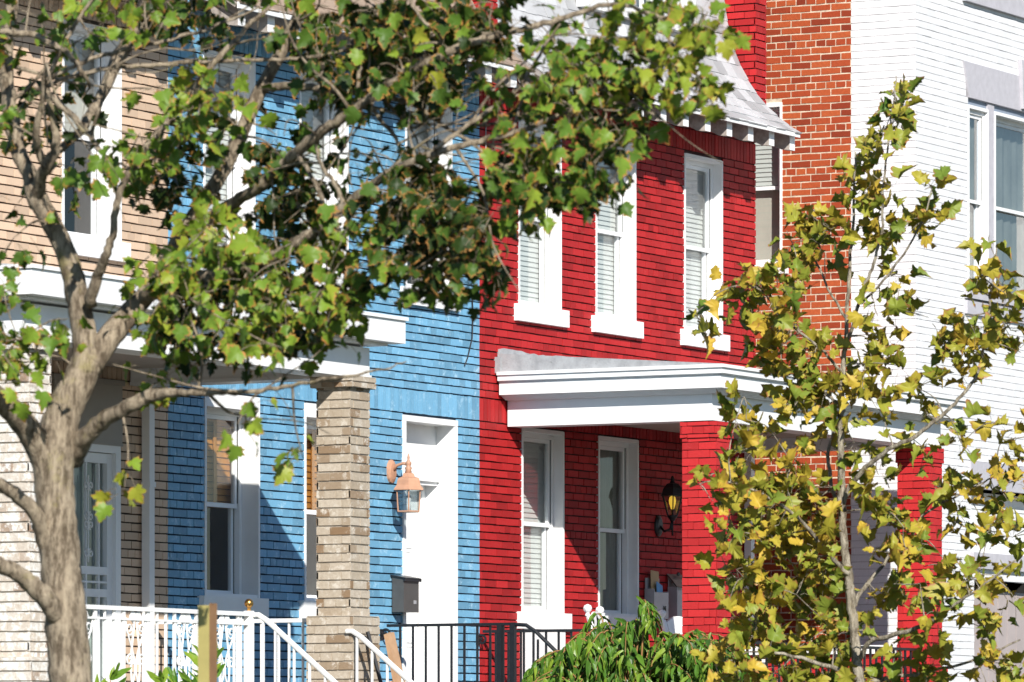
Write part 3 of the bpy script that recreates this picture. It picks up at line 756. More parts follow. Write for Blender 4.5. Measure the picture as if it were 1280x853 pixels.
d = MB(); d.fbox(Ff, W2[0], W2[1], -.19, -.02, W2[3] - .07, W2[3]); d.build('window_head', plain('blue_grey_head', (.22, .26, .33), .5), wh)
window(wh, Ff, 7.75, 8.24, W2[2], W2[3] - .07, rec=.03, fill='curtain', sillh=0, glass='skyglass'); window(wh, Ff, 8.40, 9.70, W2[2], W2[3] - .07, rec=.08, fill='curtain', sillh=0, glass='skyglass', label='wide white sash window with a grey curtain'); window(wh, Ff, 9.86, 10.35, W2[2], W2[3] - .07, rec=.08, fill='curtain', sillh=0)
d = MB(); d.extr(Ff, [(7.74, 8.12), (10.36, 8.12), (10.50, 8.46), (7.61, 8.46)], -.03, .02); d.build('lintel', M['lilac'], wh)
d = MB(); d.extr(Ff, [(9.02, 8.14), (9.12, 8.14), (9.26, 8.62), (8.98, 8.62)], .0, .05); d.build('keystone', M['lilac'], wh)
d = MB(); d.fbox(Ff, 7.78, 10.34, -.03, .02, 4.34, 4.60); d.build('lintel', M['lilac'], wh)
for bx in ((7.66, 10.44, -.12, .06, 6.17, 6.268), (7.66, 10.44, -.02, .035, 6.02, 6.15), (7.6, 10.5, -.1, .05, 9.04, 9.2), (7.78, 10.34, -.1, .05, 3.56, 3.715)):
    d = MB(); d.fbox(Ff, *bx); d.build('sill', M['lilac'], wh)
d = MB(); d.fbox(Ff, 8.6, 9.6, -.1, .03, 9.2, 9.9); d.build('window_panel', M['lilac'], wh)
d = MB(); d.fbox(Ff, 7.82, 10.3, -.14, -.09, 3.72, 4.17); d.fbox(Ff, 7.82, 10.3, -.25, -.23, 4.17, 4.33); d.fbox(Ff, 7.82, 7.88, -.2, -.02, 3.72, 4.33); d.fbox(Ff, 7.88, 10.3, -.16, -.08, 4.15, 4.18)
d.build('roller_shutter', M['whitetrim'], wh)
d = MB(); d.fbox(Ff, 7.9, 10.2, -.22, -.14, 1.2, 3.36)
for k in range(1, 10): xx = 7.9 + k * .23; d.fbox(Ff, xx - .006, xx + .006, -.139, -.135, 1.2, 3.36)
d.build('board_panel', M['panelgrey'], wh)

# ================================================================== THINGS ON THE HOUSES
# hanging cable on the blue wall
p = [Fw.p(-.16, .012, 5.72), Fw.p(-.155, .02, 5.5), Fw.p(-.17, .02, 5.3), Fw.p(-.25, .02, 5.13), Fw.p(-.29, .012, 5.06)]
b = MB(); b.tube(p, .006, 6)
tag(b.build('hanging_cable', M['black']), 'short black cable hanging loose on the blue wall above the white door', 'cable')
b = MB(); b.tube([Fw.p(.10, .008, 5.9), Fw.p(.10, .008, 7.3)], .005, 6)
tag(b.build('wall_conduit', M['pole']), 'thin grey conduit running up the red wall beside the blue house', 'conduit')

def lantern(name, x, z, out, s, metal, lit, label):
    """wall lantern: backplate, curved arm, roofed six-sided glass cage"""
    o = empty(name, (x, 0, z), label, 'lamp')
    F = Fw
    b = MB(); ax = Matrix.Rotation(math.radians(90), 3, 'X')
    b.lathe(F.p(x, .0, z), [(.001, 0), (.075 * s, .0), (.072 * s, .018), (.05 * s, .03), (.001, .034)], 14, ax=Matrix.Diagonal((1, 1, 1.35)) @ ax)
    b.build('backplate', metal, o, smooth=False)
    return o, F
# copper lantern by the blue door
xl, zl, out = -1.56, 4.10, .17
lo, F = lantern('wall_lantern', xl, zl, out, 1, M['copper'], False, 'copper coloured lantern with clear glass on the blue wall beside the white door')
b = MB(); b.tube([F.p(xl, .02, zl), F.p(xl, .06, zl + .05), F.p(xl, .12, zl + .065), F.p(xl, out, zl + .055)], .013, 8)
b.lathe(F.p(xl, out, zl - .02), [(.03, 0), (.024, .03), (.03, .045), (.018, .06), (.024, .075), (.026, .09), (.012, .105), (.008, .12), (.011, .13), (.003, .165)], 10)
b.build('arm', M['copper'], lo, smooth=True)
b = MB(); b.lathe(F.p(xl, out, zl - .16), [(.142, 0), (.139, .012), (.115, .04), (.107, .08), (.098, .10), (.06, .112), (.05, .14), (.02, .146)], 6)
b.lathe(F.p(xl, out, zl - .345), [(.07, 0), (.104, .004), (.104, .014), (.07, .016)], 6)
for k in range(6):
    t = 2 * math.pi * (k + .5) / 6; b.tube([F.p(xl + .100 * math.cos(t), out + .100 * math.sin(t), zl - .34), F.p(xl + .112 * math.cos(t), out + .112 * math.sin(t), zl - .16)], .0055, 5)
b.build('cage', M['copper'], lo)
b = MB(); b.lathe(F.p(xl, out, zl - .335), [(.096, 0), (.108, .172)], 6); b.build('glass', M['lampglass'], lo)
b = MB(); b.lathe(F.p(xl, out, zl - .33), [(.02, 0), (.02, .05), (.014, .06), (.026, .09), (.02, .12), (.004, .135)], 8); b.build('bulb', M['vinyl'], lo, smooth=True)
# black lamp under the red porch
xl, zl = 3.42, 3.83
lo, F = lantern('wall_lantern', xl, zl, .14, 1, M['black'], True, 'black lantern with a lit yellow bulb on the shaded red porch wall')
out = .15
b = MB(); b.tube([F.p(xl, .02, zl), F.p(xl, .07, zl - .05), F.p(xl, .13, zl - .03), F.p(xl, out, zl + .05)], .013, 8)
b.lathe(F.p(xl, out, zl + .04), [(.02, 0), (.03, .02), (.045, .04), (.05, .055)], 8); b.tube([F.p(xl, out, zl - .09), F.p(xl, out, zl + .05)], .01, 6)
b.build('arm', M['black'], lo, smooth=True)
b = MB(); b.lathe(F.p(xl, out, zl + .27), [(.118, 0), (.114, .015), (.095, .07), (.06, .11), (.03, .12), (.018, .14), (.022, .155), (.006, .185)], 6)
for k in range(6):
    t = 2 * math.pi * (k + .5) / 6; b.tube([F.p(xl + .048 * math.cos(t), out + .048 * math.sin(t), zl + .09), F.p(xl + .10 * math.cos(t), out + .10 * math.sin(t), zl + .275)], .006, 5)
b.build('cage', M['black'], lo)
b = MB(); b.lathe(F.p(xl, out, zl + .095), [(.046, 0), (.097, .175)], 6); b.build('glass', M['lampglass'], lo)
b = MB(); b.lathe(F.p(xl, out, zl + .11), [(.014, .04), (.02, .06), (.03, .09), (.034, .12), (.026, .15), (.004, .165)], 10); b.build('bulb', M['bulb'], lo, smooth=True)

# dark mailbox by the blue door
x0 = -1.56
mbx = empty('mailbox', (x0, 0, 3.0), 'dark grey metal mailbox with a lid on the blue wall beside the white door', 'mailbox')
b = MB(); b.extr(Fr(x0, 0, 0, -1, -1, 0), [(.015, 2.93), (.125, 2.93), (.125, 3.205), (.015, 3.225)], -.26, 0); b.build('box', M['pewter'], mbx)
b = MB(); b.extr(Fr(x0, 0, 0, -1, -1, 0), [(.0, 3.228), (.145, 3.205), (.145, 3.215), (.0, 3.242)], -.272, .012)
b.extr(Fr(x0, 0, 0, -1, -1, 0), [(.13, 3.185), (.145, 3.185), (.145, 3.207), (.13, 3.207)], -.272, .012); b.build('lid', M['black'], mbx)
b = MB(); b.box(x0 + .17, x0 + .215, -.1275, -.125, 3.0, 3.03); b.build('badge', M['steel'], mbx)
# porch mailboxes, red house
def text_mesh(body, size, mat, mtx, name, parent):
    fc = bpy.data.curves.new(name, 'FONT'); fc.body = body; fc.size = size; fc.extrude = .002; fc.align_x = 'CENTER'
    fo = bpy.data.objects.new('tmp', fc); COL.objects.link(fo)
    dg = bpy.context.evaluated_depsgraph_get(); me = bpy.data.meshes.new_from_object(fo.evaluated_get(dg)); bpy.data.objects.remove(fo)
    me.materials.clear(); me.materials.append(mat); me.transform(mtx)
    o = bpy.data.objects.new(name, me); COL.objects.link(o); o.parent = parent; o.matrix_parent_inverse = world_of(parent).inverted()
    return o
def wallbox(x0, wd, zb, zt, label, paper):
    o = empty('mailbox', (x0, 0, zb), label, 'mailbox', 'grey mailboxes on the red porch wall')
    b = MB(); d_ = .11
    b.box(x0, x0 + .008, -d_, -.012, zb, zt); b.box(x0 + wd - .008, x0 + wd, -d_, -.012, zb, zt - .02)
    b.box(x0 + .008, x0 + wd - .008, -d_, -d_ + .008, zb, zt - .03); b.box(x0 + .008, x0 + wd - .008, -.02, -.012, zb, zt + .10); b.box(x0, x0 + wd, -d_, -.012, zb - .01, zb)
    b.build('box', M['steel'], o)
    if paper:
        b = MB(); b.hexa([(x0 + .05, -.06, zb + .1), (x0 + .2, -.06, zb + .1), (x0 + .2, -.055, zb + .1), (x0 + .05, -.055, zb + .1), (x0 + .05, -.05, zt + .17), (x0 + .21, -.05, zt + .16), (x0 + .21, -.046, zt + .16), (x0 + .05, -.046, zt + .17)])
        tag(b.build('envelope', M['kraft']), 'brown envelope sticking out of a grey mailbox on the red porch', 'envelope')
        b = MB(); b.hexa([(x0 + .10, -.09, zb + .12), (x0 + .22, -.09, zb + .12), (x0 + .22, -.085, zb + .12), (x0 + .10, -.085, zb + .12), (x0 + .10, -.085, zt + .07), (x0 + .22, -.085, zt + .03), (x0 + .22, -.08, zt + .03), (x0 + .10, -.08, zt + .07)])
        tag(b.build('leaflet', M['paper']), 'blue leaflet in the open top of a grey mailbox on the red porch', 'leaflet')
    else:
        b = MB(); b.extr(Fr(x0, 0, 0, -1, -1, 0), [(.0, zt + .115), (.01, zt + .12), (.06, zt + .07), (.115, zt + .0), (.105, zt - .005)], -wd - .01, .01)
        b.sphere((x0 + wd * .5, -.05, zt + .12), .018); b.build('lid', M['pewter'], o)
    text_mesh('N', .07, M['black'], Matrix.Translation((x0 + wd * .72, -d_ - .004, zb + .06)) @ Matrix.Rotation(math.radians(90), 4, 'X'), 'letter', o)
wallbox(3.13, .29, 2.99, 3.25, 'grey wall mailbox stuffed with papers on the shaded red porch wall', True)
wallbox(3.60, .29, 3.0, 3.28, 'grey wall mailbox with a pitched lid on the shaded red porch wall', False)

# rocking chairs
def rocking_chair(label):
    o = empty('rocking_chair', (0, 0, 0), label, 'rocking chair', 'white rocking chairs on the red porch')
    bm_ = {'whitepaint': M['whitetrim']}
    L = dict(local=True)
    # local: x across, y forward (seat faces +y), z up
    b = MB(); b.hexa([(-.26, -.22, .40), (.26, -.22, .40), (.29, .26, .44), (-.29, .26, .44), (-.26, -.22, .43), (.26, -.22, .43), (.29, .26, .47), (-.29, .26, .47)])
    b.build('seat', M['whitetrim'], o, local=True)
    def pt(x, h): return Vector((x, -.22 - .30 * (h - .4), h))
    b = MB()
    n = 10; f = []; g = []
    for i in range(n + 1):
        x = -.25 + .5 * i / n; zt = .985 + .055 * math.sin(math.pi * i / n); f.append((x, zt))
    for (xa, za), (xb, zb) in zip(f, f[1:]):
        b.hexa([pt(xa, .89), pt(xb, .89), pt(xb, .89) + Vector((0, .022, 0)), pt(xa, .89) + Vector((0, .022, 0)), pt(xa, za), pt(xb, zb), pt(xb, zb) + Vector((0, .022, 0)), pt(xa, za) + Vector((0, .022, 0))])
    b.hexa([pt(-.25, .80), pt(.25, .80), pt(.25, .80) + Vector((0, .02, 0)), pt(-.25, .80) + Vector((0, .02, 0)), pt(-.25, .845), pt(.25, .845), pt(.25, .845) + Vector((0, .02, 0)), pt(-.25, .845) + Vector((0, .02, 0))])
    b.hexa([pt(-.25, .48), pt(.25, .48), pt(.25, .48) + Vector((0, .02, 0)), pt(-.25, .48) + Vector((0, .02, 0)), pt(-.25, .52), pt(.25, .52), pt(.25, .52) + Vector((0, .02, 0)), pt(-.25, .52) + Vector((0, .02, 0))])
    for k in range(6):
        x = -.2 + .08 * k; b.tube([pt(x, .51) + Vector((0, .01, 0)), pt(x, .81) + Vector((0, .01, 0))], .014, 6)
    b.build('backrest', M['whitetrim'], o, local=True)
    for s in (-1, 1):
        b = MB(); x = s * .275
        b.tube([Vector((x, -.16, .07)), pt(x, .42), pt(x, 1.0)], [.022, .026, .024], 8)
        q = pt(x, 1.03); b.lathe(q + Vector((0, 0, -.03)), [(.022, 0), (.014, .02), (.03, .04), (.036, .058), (.028, .08), (.003, .092)], 10)
        b.build('back_post', M['whitetrim'], o, local=True)
        b = MB(); b.tube([Vector((s * .29, .24, .07)), Vector((s * .29, .24, .66))], .024, 8); b.build('front_leg', M['whitetrim'], o, local=True)
        b = MB(); b.box(s * .29 - .04, s * .29 + .04, -.27, .30, .66, .685); b.build('armrest', M['whitetrim'], o, local=True)
        b = MB(); pts = [Vector((s * .285, -.55 + 1.05 * i / 12, .03 + .10 * ((i - 6.8) / 6) ** 2)) for i in range(13)]
        b.tube(pts, .02, 6); b.build('rocker', M['whitetrim'], o, local=True)
    b = MB(); b.tube([Vector((-.29, .24, .25)), Vector((.29, .24, .25))], .014, 6); b.build('stretcher', M['whitetrim'], o, local=True)
    return o
c1 = rocking_chair('white rocking chair half hidden behind the red porch pillar')
c1.location = (2.28, -1.2, 1.85); c1.rotation_euler.z = math.radians(180); c1.scale = (1.08,) * 3
c2 = copy_tree(c1); c2['label'] = 'white rocking chair behind the drooping shrub, in front of the dark window'
c2.scale = c1.scale; c2.location = (.66, -1.25, 1.85); c2.rotation_euler.z = math.radians(197)

# ------------------------------------------------------------------ railings
def baluster_run(parent, mat, p0, p1, zt, zb, spacing, r, skip=()):
    p0, p1 = Vector(p0), Vector(p1); L = (p1 - p0).length; n = max(1, round(L / spacing)); u = (p1 - p0) / L
    for i in range(1, n):
        if any(a < i * L / n < c for a, c in skip): continue
        b = MB(); q = p0 + (p1 - p0) * (i / n)
        a = Vector((-u.y, u.x, 0)) * r; e = u * r
        b.hexa([q + a + e + Vector((0, 0, zb)), q - a + e + Vector((0, 0, zb)), q - a - e + Vector((0, 0, zb)), q + a - e + Vector((0, 0, zb)),
                q + a + e + Vector((0, 0, zt)), q - a + e + Vector((0, 0, zt)), q - a - e + Vector((0, 0, zt)), q + a - e + Vector((0, 0, zt))])
        b.build('baluster', mat, parent)
# white iron railing along the tan porch front
ry = -1.93; FL = 1.85
F = front(ry)
wr = empty('porch_railing', (-8.5, ry, FL), 'white ornamental iron railing along the front of the tan porch', 'railing')
xs0, xs1 = -9.9, -7.12; ztop = 2.765
for bx in ((xs0, xs1, ry - .022, ry + .022, ztop - .018, ztop + .012), (xs0, xs1, ry - .014, ry + .014, ztop - .085, ztop - .07), (xs0, xs1, ry - .016, ry + .016, 1.96, 1.985)):
    b = MB(); b.box(*bx); b.build('rail', M['iron'], wr)
panels = [(-9.55, -9.22), (-8.84, -8.53), (-8.16, -7.86), (-7.66, -7.28)]
baluster_run(wr, M['iron'], (xs0, ry, 0), (xs1, ry, 0), ztop - .01, 1.98, .118, .0075, [(a - xs0 - .01, c - xs0 + .01) for a, c in panels])
for a, c in panels:
    b = MB(); mid = (a + c) / 2; w_ = (c - a)
    for uu in (a, a + w_ * .25, mid, c - w_ * .25, c): 
        if uu in (a, c): b.box(uu - .01, uu + .01, ry - .01, ry + .01, 1.98, ztop - .015)
    for s in (-1, 1):
        for zz, rr, st in ((2.62, .055, 0), (2.40, .05, 1), (2.20, .05, 0), (2.06, .045, 1)):
            scroll(b, F, mid + s * w_ * .25, zz, rr, 1.35, math.pi / 2 if st else -math.pi / 2, s * (1 if st else -1), .0, .0075)
        pts = [F.p(mid + s * w_ * (.04 + .30 * math.sin(math.pi * t / 14) ** 2 * .5), 0, 2.0 + .74 * t / 14) for t in range(15)]
        b.tube(pts, .0075, 5)
        pts = [F.p(mid + s * w_ * (.22 + .2 * math.cos(2 * math.pi * t / 14)), 0, 2.0 + .70 * t / 14) for t in range(15)]
        b.tube(pts, .007, 5)
        b.hexa([F.p(mid + s * .03, .006, 2.66), F.p(mid + s * .08, .006, 2.70), F.p(mid + s * .08, -.004, 2.70), F.p(mid + s * .03, -.004, 2.66), F.p(mid + s * .02, .006, 2.74), F.p(mid + s * .05, .006, 2.75), F.p(mid + s * .05, -.004, 2.75), F.p(mid + s * .02, -.004, 2.74)])
    b.build('scroll_panel', M['iron'], wr)
b = MB(); b.box(xs1 - .028, xs1 + .028, ry - .028, ry + .028, 1.85, ztop + .02); np_ = b.build('newel_post', M['iron'], wr)
b = MB(); b.lathe((xs1, ry, ztop + .02), [(.016, 0), (.012, .02), (.02, .03)], 10); b.sphere((xs1, ry, ztop + .075), .034, 12); b.build('ball_finial', M['brass'], np_, smooth=True)
# side railing between wall and pillar
wr2 = empty('porch_railing', (-5.36, -.9, FL), 'short white iron railing between the blue wall and the worn brick pillar', 'railing')
for bx in ((-5.38, -5.34, -1.73, -.02, ztop - .018, ztop + .012), (-5.37, -5.35, -1.73, -.02, 1.96, 1.985)):
    b = MB(); b.box(*bx); b.build('rail', M['iron'], wr2)
b = MB(); b.box(-5.385, -5.335, -1.73, -1.64, 2.55, ztop - .018); b.build('bracket', M['iron'], wr2)
baluster_run(wr2, M['iron'], (-5.36, -.02, 0), (-5.36, -1.73, 0), ztop - .01, 1.98, .118, .0075)
# stair rails and steps of the tan porch
st = MB()
for k in range(7): st.box(-7.06, -5.9, -2.07 - .28 * (k + 1), -2.07 - .28 * k + .001, .3, 1.85 - .19 * (k + 1))
stp = tag(st.build('porch_steps', M['concrete']), 'concrete steps leading up to the tan porch between white handrails', 'steps')
def stair_rail(x, y0, z0, run, slope, label, name='stair_railing', mat='iron', drop=True, curve=0):
    o = empty(name, (x, y0 - run / 2, .8), label, 'handrail')
    b = MB(); pts = [Vector((x, y0, z0)), Vector((x, y0 - .05 - curve, z0 - curve * .12)), Vector((x, y0 - .12 - curve * 1.4, z0 - .04 - curve * .4)), Vector((x, y0 - run, z0 - .04 - slope * (run - .12)))]
    sw = .02 if mat == 'iron' else .016
    b.tube(pts, sw, 8); b.build('rail', M[mat], o)
    n = int(run / .13)
    for i in range(n):
        y = y0 - .09 - i * .13; zt = z0 - .04 - slope * max(0, (y0 - y) - .12); zb = max(.32, 1.75 - .68 * (y0 - y))
        b = MB(); b.box(x - .0075, x + .0075, y - .0075, y + .0075, zb, zt); b.build('baluster', M[mat], o)
    return o
stair_rail(-7.10, -1.95, 2.755, 1.9, .80, 'white handrail sloping down from the post with the brass ball')
stair_rail(-5.86, -2.03, 2.66, 1.9, .80, 'white handrail sloping down from the worn brick pillar')
# black railings of the blue stoop
def black_rail(x, label, yend, newel):
    o = empty('stoop_railing', (x, yend / 2, FL), label, 'railing'); zt = 2.815 if newel else 2.80
    F = leftface(x); mat = M['black']
    for bx in ((x - .016, x + .016, yend, -.06, zt - .014, zt + .010), (x - .011, x + .011, yend, -.1, 1.95, 1.97)):
        b = MB(); b.box(*bx); b.build('rail', mat, o)
    b = MB(); scroll(b, F, .045, zt - .075, .045, 1.1, math.pi * .5, 1, 0, .011); b.box(x - .03, x + .03, -.012, 0, zt - .12, zt - .03); b.build('scroll', mat, o)
    baluster_run(o, mat, (x, -.06, 0), (x, yend, 0), zt - .01, 1.96, .124, .008)
    for yy in newel:
        b = MB(); b.box(x - .022, x + .022, yy - .022, yy + .022, 1.2, zt + .008); b.build('newel_post', mat, o)
    return o
black_rail(-1.72, 'black iron railing in front of the white door, ending in two posts', -1.27, (-1.12, -1.24))
r2 = black_rail(-.04, 'black iron railing in front of the red house window', -1.27, ())
stair_rail(-1.72, -1.25, 2.81, 1.7, .85, 'black curved handrail going down the steps from the stoop posts', mat='black', curve=.06)
# black railing of the red porch
br = empty('porch_railing', (2.9, -1.9, FL), 'black iron railing of the red porch behind the yellowing tree', 'railing')
for bx in ((.83, 4.94, -1.916, -1.884, 2.70, 2.725), (.83, 4.94, -1.91, -1.89, 1.95, 1.97)):
    b = MB(); b.box(*bx); b.build('rail', M['black'], br)
baluster_run(br, M['black'], (.83, -1.9, 0), (4.94, -1.9, 0), 2.71, 1.96, .13, .009)
# things leaning by the brick pillar
b = MB(); b.hexa([(-5.62, -2.62, 1.0), (-5.42, -2.62, 1.0), (-5.42, -2.58, 1.0), (-5.62, -2.58, 1.0), (-5.56, -2.22, 2.64), (-5.47, -2.22, 2.66), (-5.47, -2.18, 2.66), (-5.56, -2.18, 2.64)])
tag(b.build('plank', M['board']), 'raw wooden plank leaning behind the white handrail by the brick pillar', 'plank')
tl = empty('broom', (-5.72, -2.2, 1.2), 'black and orange broom leaning on the worn brick pillar', 'broom')
b = MB(); b.tube([Vector((-5.60, -2.5, 1.2)), Vector((-5.70, -2.12, 2.66))], .016, 6); b.build('handle', M['black'], tl)
b = MB(); b.tube([Vector((-5.635, -2.40, 1.9)), Vector((-5.665, -2.28, 2.28))], .03, 8); b.build('grip', M['orangeplastic'], tl)
# stake in front
q = at(259, 757, 27.4)
pz = empty('marker_post', (q.x, q.y, .12), 'yellow green wooden stake standing in front of the white iron railing', 'post')
b = MB(); b.box(q.x - .035, q.x + .035, q.y - .032, q.y + .032, .05, q.z); b.build('stake', M['post'], pz)
b = MB(); b.box(q.x - .034, q.x + .0345, q.y - .036, q.y - .0325, .05, q.z + .01); b.build('face_board', M['brownside'], pz)
# ================================================================== VEGETATION
def smooth_path(pts, rad, sub=5, wob=0):
    """Catmull-Rom through the given points"""
    P = [pts[0] * 2 - pts[1]] + pts + [pts[-1] * 2 - pts[-2]]
    op, orr = [], []
    for i in range(1, len(P) - 2):
        for k in range(sub):
            t = k / sub; a, b_, c, d = P[i - 1], P[i], P[i + 1], P[i + 2]
            q = .5 * ((2 * b_) + (c - a) * t + (2 * a - 5 * b_ + 4 * c - d) * t * t + (3 * b_ - a - 3 * c + d) * t ** 3)
            if wob: q = q + Vector((U(-wob, wob), U(-wob, wob), U(-wob, wob)))
            op.append(q); orr.append(rad[i - 1] + (rad[i] - rad[i - 1]) * t)
    op.append(pts[-1]); orr.append(rad[-1])
    return op, orr
MAPLE = [(0, 0), (.12, -.06), (.30, -.08), (.33, .02), (.53, .08), (.43, .19), (.47, .27), (.64, .42), (.52, .46), (.47, .56), (.33, .52), (.27, .55), (.32, .72), (.2, .76), (.12, .86), (0, 1.0)]
TULIP = [(0, 0), (.14, -.05), (.33, -.06), (.40, .03), (.36, .12), (.56, .22), (.50, .33), (.53, .42), (.38, .44), (.30, .50), (.36, .64), (.40, .76), (.27, .76), (.20, .86), (.10, .90), (0, 1.03)]
LANCE = [(0, 0), (.07, .08), (.13, .25), (.15, .42), (.12, .65), (.06, .86), (0, 1.0)]
def leaf(mb, p, d, n, size, shape, fold=.3, droop=.3, t=.5, curl=0., crumple=.05):
    """lobed blade: midrib, inner ring and toothed rim, folded along the midrib and a little crumpled"""
    d = d.normalized(); s = d.cross(n)
    if s.length < .05: s = d.cross(Vector((.3, .2, 1)))
    s.normalize(); n = s.cross(d); tw = U(-.35, .35)
    def put(x, y, e, cr):
        z = fold * abs(x) * (1 + curl * y) - droop * y * y + tw * x * y + U(-cr, cr)
        mb.v.append(tuple(p + (s * x + d * y + n * z) * size)); mb.e.append(e)
    N = len(shape); k = len(mb.v); mid = .34 if shape is not LANCE else .5
    rim = [(x * U(.9, 1.1), y * U(.95, 1.05)) for x, y in shape] + [(-x * U(.9, 1.1), y * U(.95, 1.05)) for x, y in reversed(shape[1:-1])]
    M_ = len(rim)
    for i, (x, y) in enumerate(rim): put(x, y, 0. if i == 0 else 1., crumple)
    if shape is LANCE:
        put(0, mid, 0, 0); q = k + M_
        for i in range(M_): mb.face((q, k + i, k + (i + 1) % M_), t)
        return
    for x, y in rim: put(x * .5, mid + (y - mid) * .5, .25, crumple * .5)
    put(0, mid, 0, 0); q = k + 2 * M_
    for i in range(M_):
        j = (i + 1) % M_
        mb.face((k + i, k + j, k + M_ + j, k + M_ + i), t); mb.face((q, k + M_ + i, k + M_ + j), t)

TOCAM = (CAM - Vector((-19, -9, 4))).normalized()
def rnd(): 
    while 1:
        v = Vector((U(-1, 1), U(-1, 1), U(-1, 1)))
        if .05 < v.length < 1: return v.normalized()

class Tree:
    def __init__(s): s.wood = MB(); s.twig = MB(); s.nodes = []; s.crown = MB(); s.crown.use_e = True
    def limb(s, pts, d, sub=5, sides=9, wob=.006, dd=None):
        """pts: (px, py, half width px); d depth, dd = per point depth offset"""
        n = len(pts); P = []; rr = []
        for i, (x, y, r) in enumerate(pts):
            dep = d + (dd[i] if dd else 0); P.append(at(x, y, dep)); rr.append(r / FPX * dep)
        op, orr = smooth_path(P, rr, sub, wob if rr[0] < .06 else .002)
        s.wood.tube(op, orr, sides if rr[0] > .02 else 6, wob=.05)
        s.nodes += [(op[i], orr[i]) for i in range(0, len(op), 2)]
        return op
    def spray(s, pos, leaves, size, shape, tone, spread=.16, sun=.35, fold=(.1, .5), droop=(.1, .6), down=.6, maxd=1.6, rand=1.2, vary=.3, under=False, crumple=.04):
        best = min(s.nodes, key=lambda q: (q[0] - pos).length)
        a = best[0]; L = (pos - a).length
        if L > maxd: a = pos + (a - pos).normalized() * maxd * .5; L = maxd * .5
        mid = (a + pos) / 2 + rnd() * L * .12 + Vector((0, 0, .08 * L))
        op, orr = smooth_path([a, mid, pos], [min(best[1] * .7, .008), .0045, .0022], 4)
        s.wood.tube(op, orr, 4, cap=False)
        s.nodes.append((pos, .003))
        for k in range(leaves):
            q = op[max(0, len(op) - 1 - int(R() * 4))] if R() < .6 else pos
            off = rnd() * spread * U(.35, 1); off.z -= .02
            b = q + off * .35; tip = (off + Vector((0, 0, -down * spread)) + rnd() * .05)
            base = b + off * .6
            s.wood.tube([b, (b + base) / 2 + Vector((0, 0, .01)), base], .0016, 3, cap=False)
            nrm = ((Vector((0, 0, .85)) + DIR * .42 + rnd() * .5) if under and R() < .8 else (SUN * sun + Vector((0, 0, .4)) + rnd() * rand)).normalized()
            leaf(s.crown, base, tip, nrm, size * U(.6, 1.25), shape, U(*fold), U(*droop), min(1, max(0, tone + U(-vary, vary))), U(-.5, .8), crumple)
    def bare(s, px, py, rx, ry, d, n, lo=.25, hi=.8):
        """thin leafless twigs growing out of the limbs near (px, py)"""
        for _ in range(n):
            c0 = at(px + U(-rx, rx), py + U(-ry, ry), d + U(-.4, .4))
            q = min(s.nodes, key=lambda k: (k[0] - c0).length)
            if (q[0] - c0).length > .7: continue
            L = U(lo, hi); v = ((c0 - q[0]).normalized() * .6 + rnd() * .6 + RT * U(.1, .8) + Vector((0, 0, U(-.1, .5)))).normalized()
            pts = [q[0]]; k = random.randint(3, 5)
            for i in range(k):
                v = (v + rnd() * .35).normalized(); pts.append(pts[-1] + v * L / k)
            r0 = min(q[1] * .75, U(.005, .011)); op, rr = smooth_path(pts, [r0 * (1 - .75 * i / k) for i in range(k + 1)], 4)
            s.wood.tube(op, rr, 5, cap=False)
            s.nodes += [(op[i], rr[i]) for i in range(3, len(op), 3)]
    def cluster(s, px, py, rx, ry, d, rd, n, lv, size, shape, tone, **kw):
        for _ in range(n):
            while 1:
                a, b_ = U(-1, 1), U(-1, 1)
                if a * a + b_ * b_ < 1: break
            s.spray(at(px + a * rx, py + b_ * ry, d + U(-rd, rd)), random.choice(lv), size, shape, tone, **kw)

# ---------------------------------------------------------------- the maple in front
T = Tree(); D = 27.0
T.limb([(99, 1180, 42), (96, 1010, 33), (92, 900, 28), (88, 850, 26.5), (82, 770, 26.5), (75, 690, 25), (69, 620, 24.5), (67, 572, 26), (78, 520, 23), (97, 480, 21), (111, 448, 19.5)], D, 6, 16)
T.limb([(67, 600, 20), (49, 560, 17), (28, 528, 16), (2, 502, 15), (-40, 470, 15), (-95, 410, 13), (-150, 300, 10)], D, 5, 12, dd=[0, -.05, -.15, -.3, -.6, -.9, -1.2])
T.limb([(108, 468, 19), (106, 425, 16.5), (98, 380, 15), (90, 340, 14), (78, 305, 13), (62, 276, 13), (46, 246, 13)], D, 5, 12)
T.limb([(48, 255, 13), (38, 222, 10), (24, 190, 10), (13, 140, 10), (8, 80, 9), (14, 10, 8), (20, -60, 6)], D, 5, 9, dd=[0, .05, .1, .15, .2, .3, .4])
T.limb([(46, 250, 10), (50, 225, 8), (60, 205, 8), (70, 184, 6), (66, 150, 4), (60, 110, 3.4), (72, 70, 3), (95, 30, 2.4), (125, -15, 2)], D, 5, 7, dd=[0, -.1, -.2, -.25, -.3, -.3, -.3, -.3, -.3])
T.limb([(62, 215, 7), (50, 190, 5), (46, 170, 5), (53, 120, 3.5), (58, 80, 3)], D, 4, 7, dd=[-.15, -.2, -.3, -.4, -.5])
T.limb([(70, 190, 5), (100, 165, 6), (85, 190, 4), (60, 120, 3)][:2] + [(125, 120, 7), (150, 70, 9), (175, 25, 10), (205, -30, 9)], D, 5, 8, dd=[.2, .3, .5, .6, .7, .8])
T.limb([(112, 455, 18), (138, 420, 15.5), (160, 395, 14), (185, 365, 12), (208, 330, 11), (232, 287, 10), (258, 247, 9.5), (281, 210, 9), (300, 170, 9), (319, 126, 9), (338, 90, 8), (358, 52, 8), (378, 8, 7.5), (396, -50, 7), (410, -120, 5)], D, 5, 12, dd=[0, .05, .1, .15, .2, .2, .2, .2, .2, .2, .2, .2, .25, .3, .4])
